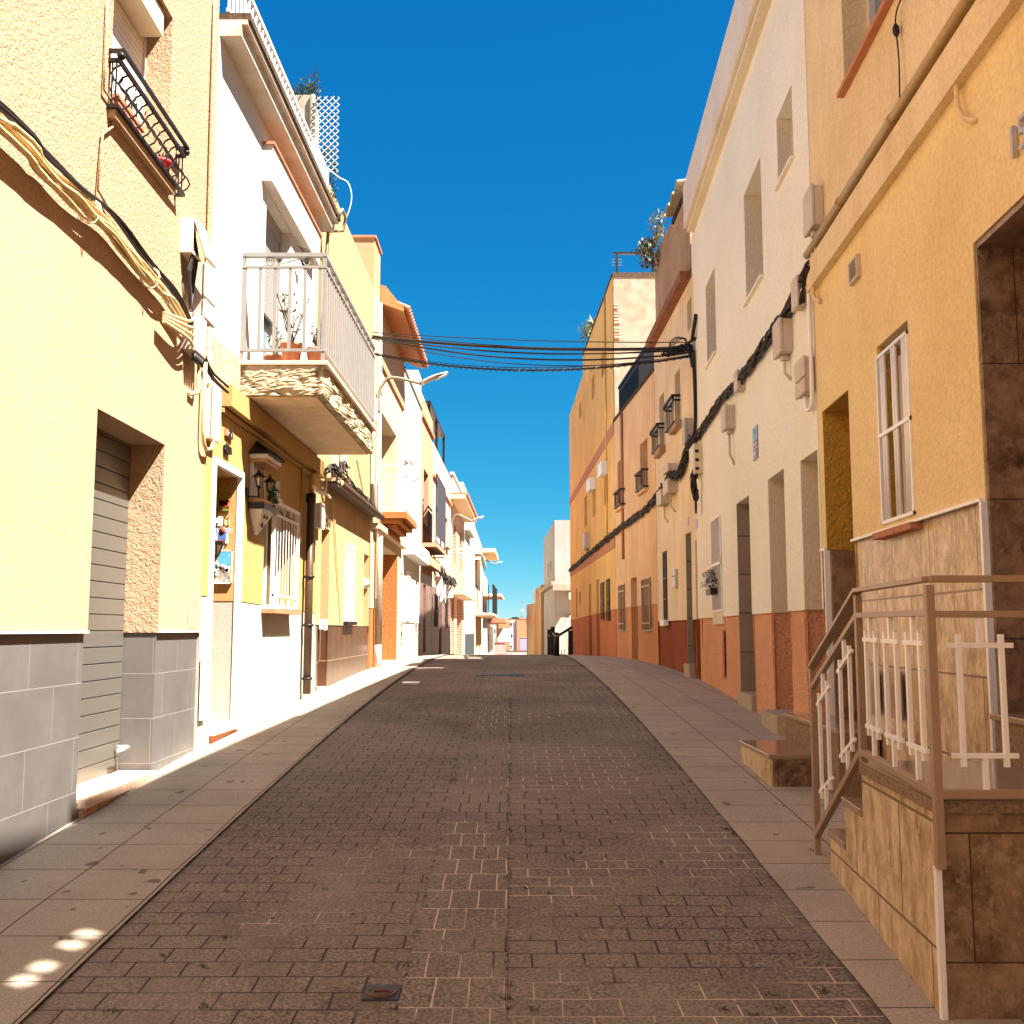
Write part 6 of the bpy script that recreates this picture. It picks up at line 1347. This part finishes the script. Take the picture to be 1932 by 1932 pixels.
# meter hatches on the stone wall
for k, (x0, y0, x1, y1) in enumerate(((998, 700, 910, 960), (1150, 715, 1092, 1005))):
    a_, z1_ = R1.at('RR', x0, y0, .02); b_, z0_ = R1.at('RR', x1, y1, .02)
    t_ = thing('meter_hatch', ('brown meter hatch farther from the corner, behind the railing ornaments', 'brown meter hatch next to the corner post, behind the railing')[k], 'hatch', R1.P(a_, z0_, 0), 'meter hatches on the stone cladding')
    one(lambda m: m.fbox(R1, min(a_, b_), max(a_, b_), z0_, z1_, .012, .03)).build('door', M['brownmetal'], t_, bevel=.003)
    one(lambda m: m.tube([R1.P((a_ + b_) / 2 + .04 * math.cos(q * .5), (z0_ + z1_) / 2 + .06 * math.sin(q * .5), .031) for q in range(14)], .003, 4)).build('emblem', M['band'], t_)
# the two steps of the recessed door
t = thing('door_steps', 'low granite topped step block in front of the mustard doorway', 'steps', (2.0, 7.2, gz(7.2)))
def blk(m, x0, y0, y1, z0, z1, ov=0):
    m.hexa([(x0 - ov, y0 - ov, z0), (R1.X(y0) - .002, y0 - ov, z0), (R1.X(y1) - .002, y1 + ov, z0), (x0 - ov, y1 + ov, z0), (x0 - ov, y0 - ov, z1), (R1.X(y0) - .002, y0 - ov, z1), (R1.X(y1) - .002, y1 + ov, z1), (x0 - ov, y1 + ov, z1)])
m = MB(); blk(m, 1.655, 6.9, 7.76, .3, .675); m.build('lower_step', M['marble'], t); m = MB(); blk(m, 1.655, 6.9, 7.76, .676, .705, .012); m.build('lower_tread', M['granite'], t, bevel=.004)
m = MB(); m.box((1.672, 6.89, .3), (2.22, 6.8995, .672)); m.build('front_face', M['marbleD'], t)
m = MB(); blk(m, 1.975, 6.5, 7.74, .3, .87); m.build('upper_step', M['granitedge'], t); m = MB(); blk(m, 1.975, 6.5, 7.74, .871, .90, .012); m.build('upper_tread', M['granite'], t, bevel=.004)

# ================================================================== STREET FURNITURE AND BITS
def ground_pt(c, x, y, f=gside):
    r_ = ray(c, x, y); t_ = 1.
    for i in range(4000):
        t_ = .5 + i * .01; q = Vector((0, 0, EYE)) + r_ * t_
        if q.z <= f(q.x, q.y): return q
    return q
q = ground_pt('D', 1127, 2935)
t = thing('drain_cover', 'square cast iron drain cover with a round rusty lid in the brown paving', 'drain cover', q)
def gbox(m, x0, x1, y0, y1, h0, h1): m.hexa([(x, y, gside(x, y) + h) for h in (h0, h1) for x, y in ((x0, y0), (x1, y0), (x1, y1), (x0, y1))])
gbox_ = one(lambda m: gbox(m, q.x - .06, q.x + .06, q.y - .06, q.y + .06, -.01, .006)); gbox_.build('frame', M['ironf'], t)
m = MB(); m.lathe((q.x, q.y, gside(q.x, q.y) - .004), [(.052, 0), (.052, .012), (.044, .0125), (.044, .010), (.034, .010), (.034, .013)], 24); gbox(m, q.x - .026, q.x + .026, q.y - .009, q.y + .009, .006, .014); m.build('lid', M['iron'], t)
q = ground_pt('D', 1477, 1993)
t = thing('drain_grate', 'long iron drain grate across the middle of the road near the crest', 'drain grate', q)
one(lambda m: (gbox(m, q.x - .35, q.x + .35, q.y - .22, q.y + .22, -.01, .006))).build('frame', M['ironf'], t); one(lambda m: [gbox(m, q.x - .33 + k * .045, q.x - .31 + k * .045, q.y - .2, q.y + .2, .006, .012) for k in range(15)]).build('bars', M['iron'], t)
for k, (x, y, w_) in enumerate(((1842, 1985, .3), (1214, 2019, .22))):
    q = ground_pt('D', x, y); single(one(lambda m: gbox(m, q.x - w_ / 2, q.x + w_ / 2, q.y - .12, q.y + .12, .0, .022)), 'survey_plate', M['lampdif'], ('pale rectangular plate set in the right pavement', 'small pale plate at the left edge of the road')[k], 'plate')
def bollard(x, y, h, w_, flat, lab):
    z = gside(x, y); t = thing('bollard', lab, 'bollard', (x, y, z), 'black bollards at the side street')
    if flat: one(lambda m: m.box((x - w_ / 2, y - .03, z - .1), (x + w_ / 2, y + .03, z + h))).build('post', M['black'], t, bevel=.008); one(lambda m: m.tube([(x, y - .032, z + h * .75), (x, y - .04, z + h * .75)], .018, 10)).build('reflector', M['whitemetal'], t)
    else: one(lambda m: m.lathe((x, y, z), [(.065, -.1), (.065, h * .82), (.055, h * .85), (.065, h * .88), (.06, h * .95), (.03, h)], 16)).build('post', M['black'], t); one(lambda m: m.lathe((x, y, z), [(.056, h * .84), (.067, h * .845), (.067, h * .875), (.056, h * .88)], 16)).build('ring', M['greymetal'], t)
bollard(on_y('K', 327, 1500, 24).x, 24, .52, .1, False, 'round black bollard with a grey ring, nearest of three')
bollard(on_y('K', 288, 1500, 27).x, 27, .70, .105, True, 'taller flat black post in the middle of the three bollards')
bollard(on_y('K', 252, 1500, 28), 28, .65, .09, True, '') if False else bollard(on_y('K', 252, 1500, 28).x, 28, .66, .10, True, 'flat black post, leftmost of the three bollards')
t = thing('handrail', 'black sloping handrail and cabinet at the corner of the amber house', 'handrail', (1.6, 29, .8)); p_, q_, s_ = on_y('K', 345, 1322, 29), on_y('K', 492, 1232, 29), on_y('K', 500, 1480, 29)
one(lambda m: (m.bar(p_, q_, .07), m.bar((p_.x, 29, .7), p_, .05))).build('rail', M['black'], t); one(lambda m: m.box((on_y('K', 446, 1270, 29).x, 28.8, .6), (q_.x, 29, on_y('K', 446, 1268, 29).z))).build('cabinet', M['black'], t)
one(lambda m: [m.bar((x_, 29.05, .6), (x_, 29.05, .9 + (x_ - p_.x) * .5), .02) for x_ in [p_.x + .09 * i for i in range(6)]]).build('mesh_panel', M['greymetal'], t)

# ================================================================== FAR END
def box_house(name, c, x0, x1, ytop, Y0, Y1, mat, label, X1=None, wins=(), zb=-12):
    p_, q_ = on_y(c, x0, ytop, Y0), on_y(c, x1, ytop, Y0); t = thing(name, label, 'house', ((p_.x + q_.x) / 2, (Y0 + Y1) / 2, gz(Y0)))
    one(lambda m: m.box((p_.x, Y0, zb), (X1 or q_.x, Y1, p_.z))).build('wall', mat, t)
    one(lambda m: m.box((p_.x - .1, Y0 - .1, p_.z), ((X1 or q_.x) + .1, Y1 + .1, p_.z + .15))).build('coping', M['terra'] if 'brick' in label else M['moss'], t)
    for (a_, b_, c_, d_) in wins:
        u0, u1 = on_y(c, a_, c_, Y0), on_y(c, b_, d_, Y0); g = one(lambda m: m.box((u0.x, Y0 - .05, u1.z), (u1.x, Y0 + .1, u0.z))).build('window', M['glass'], t)
        one(lambda m: m.box((u0.x - .1, Y0 - .12, u1.z - .12), (u1.x + .1, Y0 - .02, u1.z))).build('sill', M['whitemetal'], g)
    return t
# white corner house across the side street
RW = Fac(on_y('K', 312, 1480, 45).x, 45, -.024, -1)
hs_ = [rect(RW, ('K', 270, 545), ('K', 262, 665), .2), rect(RW, ('K', 243, 575), ('K', 236, 715), .2)]
r, wl = house(RW, 45, 53.5, on_y('K', 305, 125, 45).z, on_y('K', 305, 125, 45).z - .1, M['farwhite'], hs_, 'tall white corner house with peeling plaster beyond the amber house')
for h in hs_: window(RW, h, r)
m = MB(); z_ = on_y('K', 320, 780, 45).z; m.fbox(RW, 45, 53.5, z_ - .1, z_ + .1, 0, .15); m.build('string_course', M['conc'], r)
m = MB(); z2_ = on_y('K', 400, 820, 45).z; m.box((RW.x0 - .1, 44.6, z2_ - .15), (6, 45, z2_ + .1)); m.build('side_canopy', M['conc'], r)
m = MB(); z3_ = on_y('K', 400, 1065, 45).z; m.box((RW.x0 + .02, 44.95, z3_), (6, 44.995, z2_ - .15)); m.build('grey_side_patch', M['greypaint'], r)
m = MB(); u_ = on_y('K', 455, 875, 44.6); v_ = on_y('K', 485, 945, 44.6); m.box((u_.x, 44.5, v_.z), (v_.x, 44.95, u_.z)); m.build('meter_box', M['whitemetal'], r)
m = MB(); m.bar(on_y('K', 370, 1300, 44.9), on_y('K', 485, 1100, 44.9), .22, .08); m.build('stair_flank', M['white'], r)
RX = Fac(on_y('K', 168, 1480, 54).x, 54, -.02, -1)
r, wl = house(RX, 54, 61, on_y('K', 168, 795, 54).z, on_y('K', 168, 795, 54).z, M['l3up'], [], 'narrow tan house left of the white corner house')
r, wl = house(Fac(on_y('K', 120, 1480, 61.1).x - .0, 61.1, -.02, -1), 61.1, 78, on_y('K', 118, 985, 61).z, on_y('K', 60, 1000, 78).z, M['l3'], [], 'low tan house with a brown band at the end of the right row')
m = MB(); f_ = Fac(on_y('K', 120, 1480, 61.1).x, 61.1, -.02, -1); zz_ = on_y('K', 80, 1160, 70).z; m.fbox(f_, 61.2, 77.8, zz_ - .3, zz_ + .25, 0, .04); m.build('band', M['band'], r)
t = thing('roof_rods', 'pair of thin antenna rods on the low tan house', 'antenna', (1.6, 66, 3)); one(lambda m: [m.bar((on_y('K', x_, 1000, 66).x, 66, on_y('K', x_, 1000, 66).z - .5), (on_y('K', x_, 850, 66).x, 66, on_y('K', x_, 845, 66).z), .05) for x_ in (85, 97)]).build('rod', M['zinc'], t)
# brick apartment block closing the view
t = box_house('apartment_block', 'Y', 590, 800, 825, 320, 350, M['farred'], 'left half of the red brick apartment block closing the view')
t = box_house('apartment_block', 'Y', 935, 1260, 825, 320, 350, M['farred'], 'right half of the red brick apartment block closing the view')
t = box_house('stair_tower', 'Y', 803, 932, 818, 320.6, 350, M['white'], 'white stair tower between the halves of the far apartment block', wins=((808, 848, 905, 955), (810, 856, 1110, 1175), (812, 850, 1325, 1365)))
t = box_house('apartment_block', 'Y', 548, 592, 820, 321, 350, M['band'], 'dark red side strip of the far apartment block')
t = box_house('apartment_block', 'Y', 300, 550, 920, 380, 400, M['creamL'], 'cream block with balconies beyond the far street, left of the brick block', wins=((430, 455, 1010, 1100), (500, 535, 1010, 1100), (430, 455, 1180, 1270), (500, 535, 1180, 1270)))
t = box_house('low_house', 'Y', 495, 710, 1290, 250, 262, M['pinkwall'], 'small rose pink house far down the street')
t = box_house('low_house', 'Y', 300, 500, 1190, 270, 285, M['pink'], 'pale pink house behind the small rose house')
t = box_house('low_house', 'Y', 1000, 1260, 1180, 300, 315, M['lilac'], 'lilac wall in front of the right half of the brick block')
t = box_house('garden_wall', 'Y', 735, 1200, 1435, 235, 238, M['creamL'], 'low cream garden wall at the foot of the far block'); t['category'] = 'wall'
t = thing('roof_antenna', 'television antenna with a white dish on the far apartment block', 'antenna', (0, 321, 0))
p_ = on_y('Y', 1035, 815, 321); u_ = lambda x_, y_: on_y('Y', x_, y_, 321)
one(lambda m: (m.box((u_(1012, 0).x, 321, p_.z), (u_(1055, 0).x, 323, u_(0, 760).z)), m.bar(u_(1035, 760), u_(1035, 470), .12), m.bar(u_(1003, 482), u_(1085, 484), .12))).build('mast', M['zinc'], t)
one(lambda m: m.lathe(u_(1042, 700), [(.12, 0), (.3, .15), (.42, .5), (.3, .85), (.08, 1.)], 16)).build('dish', M['whitemetal'], t)
def cypress(x, yt, yb, Y_, w_, lab):
    a_, b_ = on_y('Y', x, yt, Y_), on_y('Y', x, yb, Y_); t = thing('cypress_tree', lab, 'tree', (a_.x, Y_, b_.z - 2)); m = MB(); H_ = a_.z - b_.z + 3
    for i in range(700):
        u = random.random(); r_ = w_ * math.sin(math.pi * min(1, .1 + u * .9)) ** .7 * random.uniform(.6, 1); an = random.uniform(0, 6.28); m.leaf((a_.x + r_ * math.cos(an), Y_ + r_ * math.sin(an), b_.z - 3 + H_ * u), (math.cos(an) * .4, math.sin(an) * .4, 1), .9, .35)
    m.build('crown', M['cypress'], t); one(lambda m: m.tube([(a_.x, Y_, b_.z - 8), (a_.x, Y_, b_.z + H_ * .4)], [.3, .1], 6)).build('trunk', M['wood'], t)
cypress(472, 818, 925, 1000, 1.3, 'dark cypress on the skyline left of the brick block, the taller one'); cypress(424, 850, 925, 1010, .9, 'shorter dark cypress beside the tall one on the skyline')
def hill(name, x0, x1, yt, Y_, lab):
    m = MB(); p_, q_ = on_y('Y', x0, yt, Y_), on_y('Y', x1, yt, Y_)
    for i in range(1500): u = random.random(); x_ = p_.x + (q_.x - p_.x) * u; h_ = .5 * math.sin(math.pi * u) + noise.noise(Vector((u * 9, 0, 0))) * .5; m.leaf((x_, Y_ + random.uniform(-3, 3), p_.z - 4 + random.uniform(0, 1) * (4 + h_)), (random.uniform(-1, 1), random.uniform(-1, 1), 1), 1.2, .7)
    tag(m.build(name, M['cypress'], origin=(p_.x, Y_, p_.z - 5)), lab, 'trees', None, 'stuff')
hill('distant_trees', 840, 980, 812, 900, 'far dark tree tops just above the roof of the brick block')
hill('distant_trees', 380, 580, 895, 940, 'far dark tree tops behind the cream block on the skyline')
# weeds in the joints
m = MB()
def weed(x, y, n, s_, zo=.0):
    for i in range(n): m.leaf((x + random.gauss(0, s_), y + random.gauss(0, s_ * .8), gside(x, y) + zo), (random.uniform(-1, 1), random.uniform(-1, 1), random.uniform(.1, .8)), random.uniform(.010, .026), .006)
for c_, x, y in (('RR', 205, 1350), ('RR', 245, 1400), ('RR', 330, 1495), ('RR', 450, 1585), ('RR', 555, 1490), ('RR', 60, 1720), ('RR', 100, 1745), ('RR', 30, 1715), ('S', 700, 1000), ('S', 650, 910), ('S', 340, 1760), ('S', 380, 1845), ('S', 660, 1735), ('S', 35, 1850), ('S', 230, 1880),
                 ('T', 650, 1425), ('T', 930, 1590), ('T', 1160, 1655), ('T', 1840, 1215), ('T', 1290, 1490), ('T', 640, 1915), ('T', 1165, 1890), ('D', 1495, 2950), ('D', 1497, 2975), ('D', 1570, 2985), ('D', 1690, 2540), ('D', 1620, 2640), ('D', 1555, 2625), ('D', 1782, 2530), ('D', 1715, 2520), ('D', 1948, 2545), ('D', 1500, 2300), ('D', 1340, 2305)):
    p_ = ground_pt(c_, x, y); weed(p_.x, p_.y, 12, .010)
for i in range(60): y_ = random.uniform(3.2, 13); weed(KL + random.gauss(0, .004), y_, 4, .01); weed(KR + random.gauss(0, .004), y_, 4, .01); weed(fx(min(y_, 5.4)) - .01, min(y_, 5.4), 5, .012)
for i in range(240): y_ = random.uniform(3.2, 12); x_ = random.choice([-.373, -.015, -.015, random.uniform(0, 1.1), random.uniform(-1.4, -.4)]); weed(x_, y_, 4, .008)
tag(m.build('joint_weeds', M['moss2'], origin=(0, 5, 0), fixn=False), 'small green and yellow weeds growing in the paving joints', 'weeds', None, 'stuff')
m = MB()
for i in range(55):
    y_ = random.uniform(3.4, 14); x_ = random.uniform(-1.9, 1.6); z_ = gside(x_, y_) + .016; r_ = random.uniform(.006, .018)
    v = [m.bm.verts.new((x_ + r_ * math.cos(k) * random.uniform(.5, 1), y_ + r_ * math.sin(k) * random.uniform(.5, 1), z_ + random.uniform(0, .006))) for k in range(6)]; m.bm.faces.new(v)
tag(m.build('litter', M['gutter'], origin=(0, 5, 0), fixn=False), 'dry leaf scraps and grit scattered on the paving', 'debris', None, 'stuff')
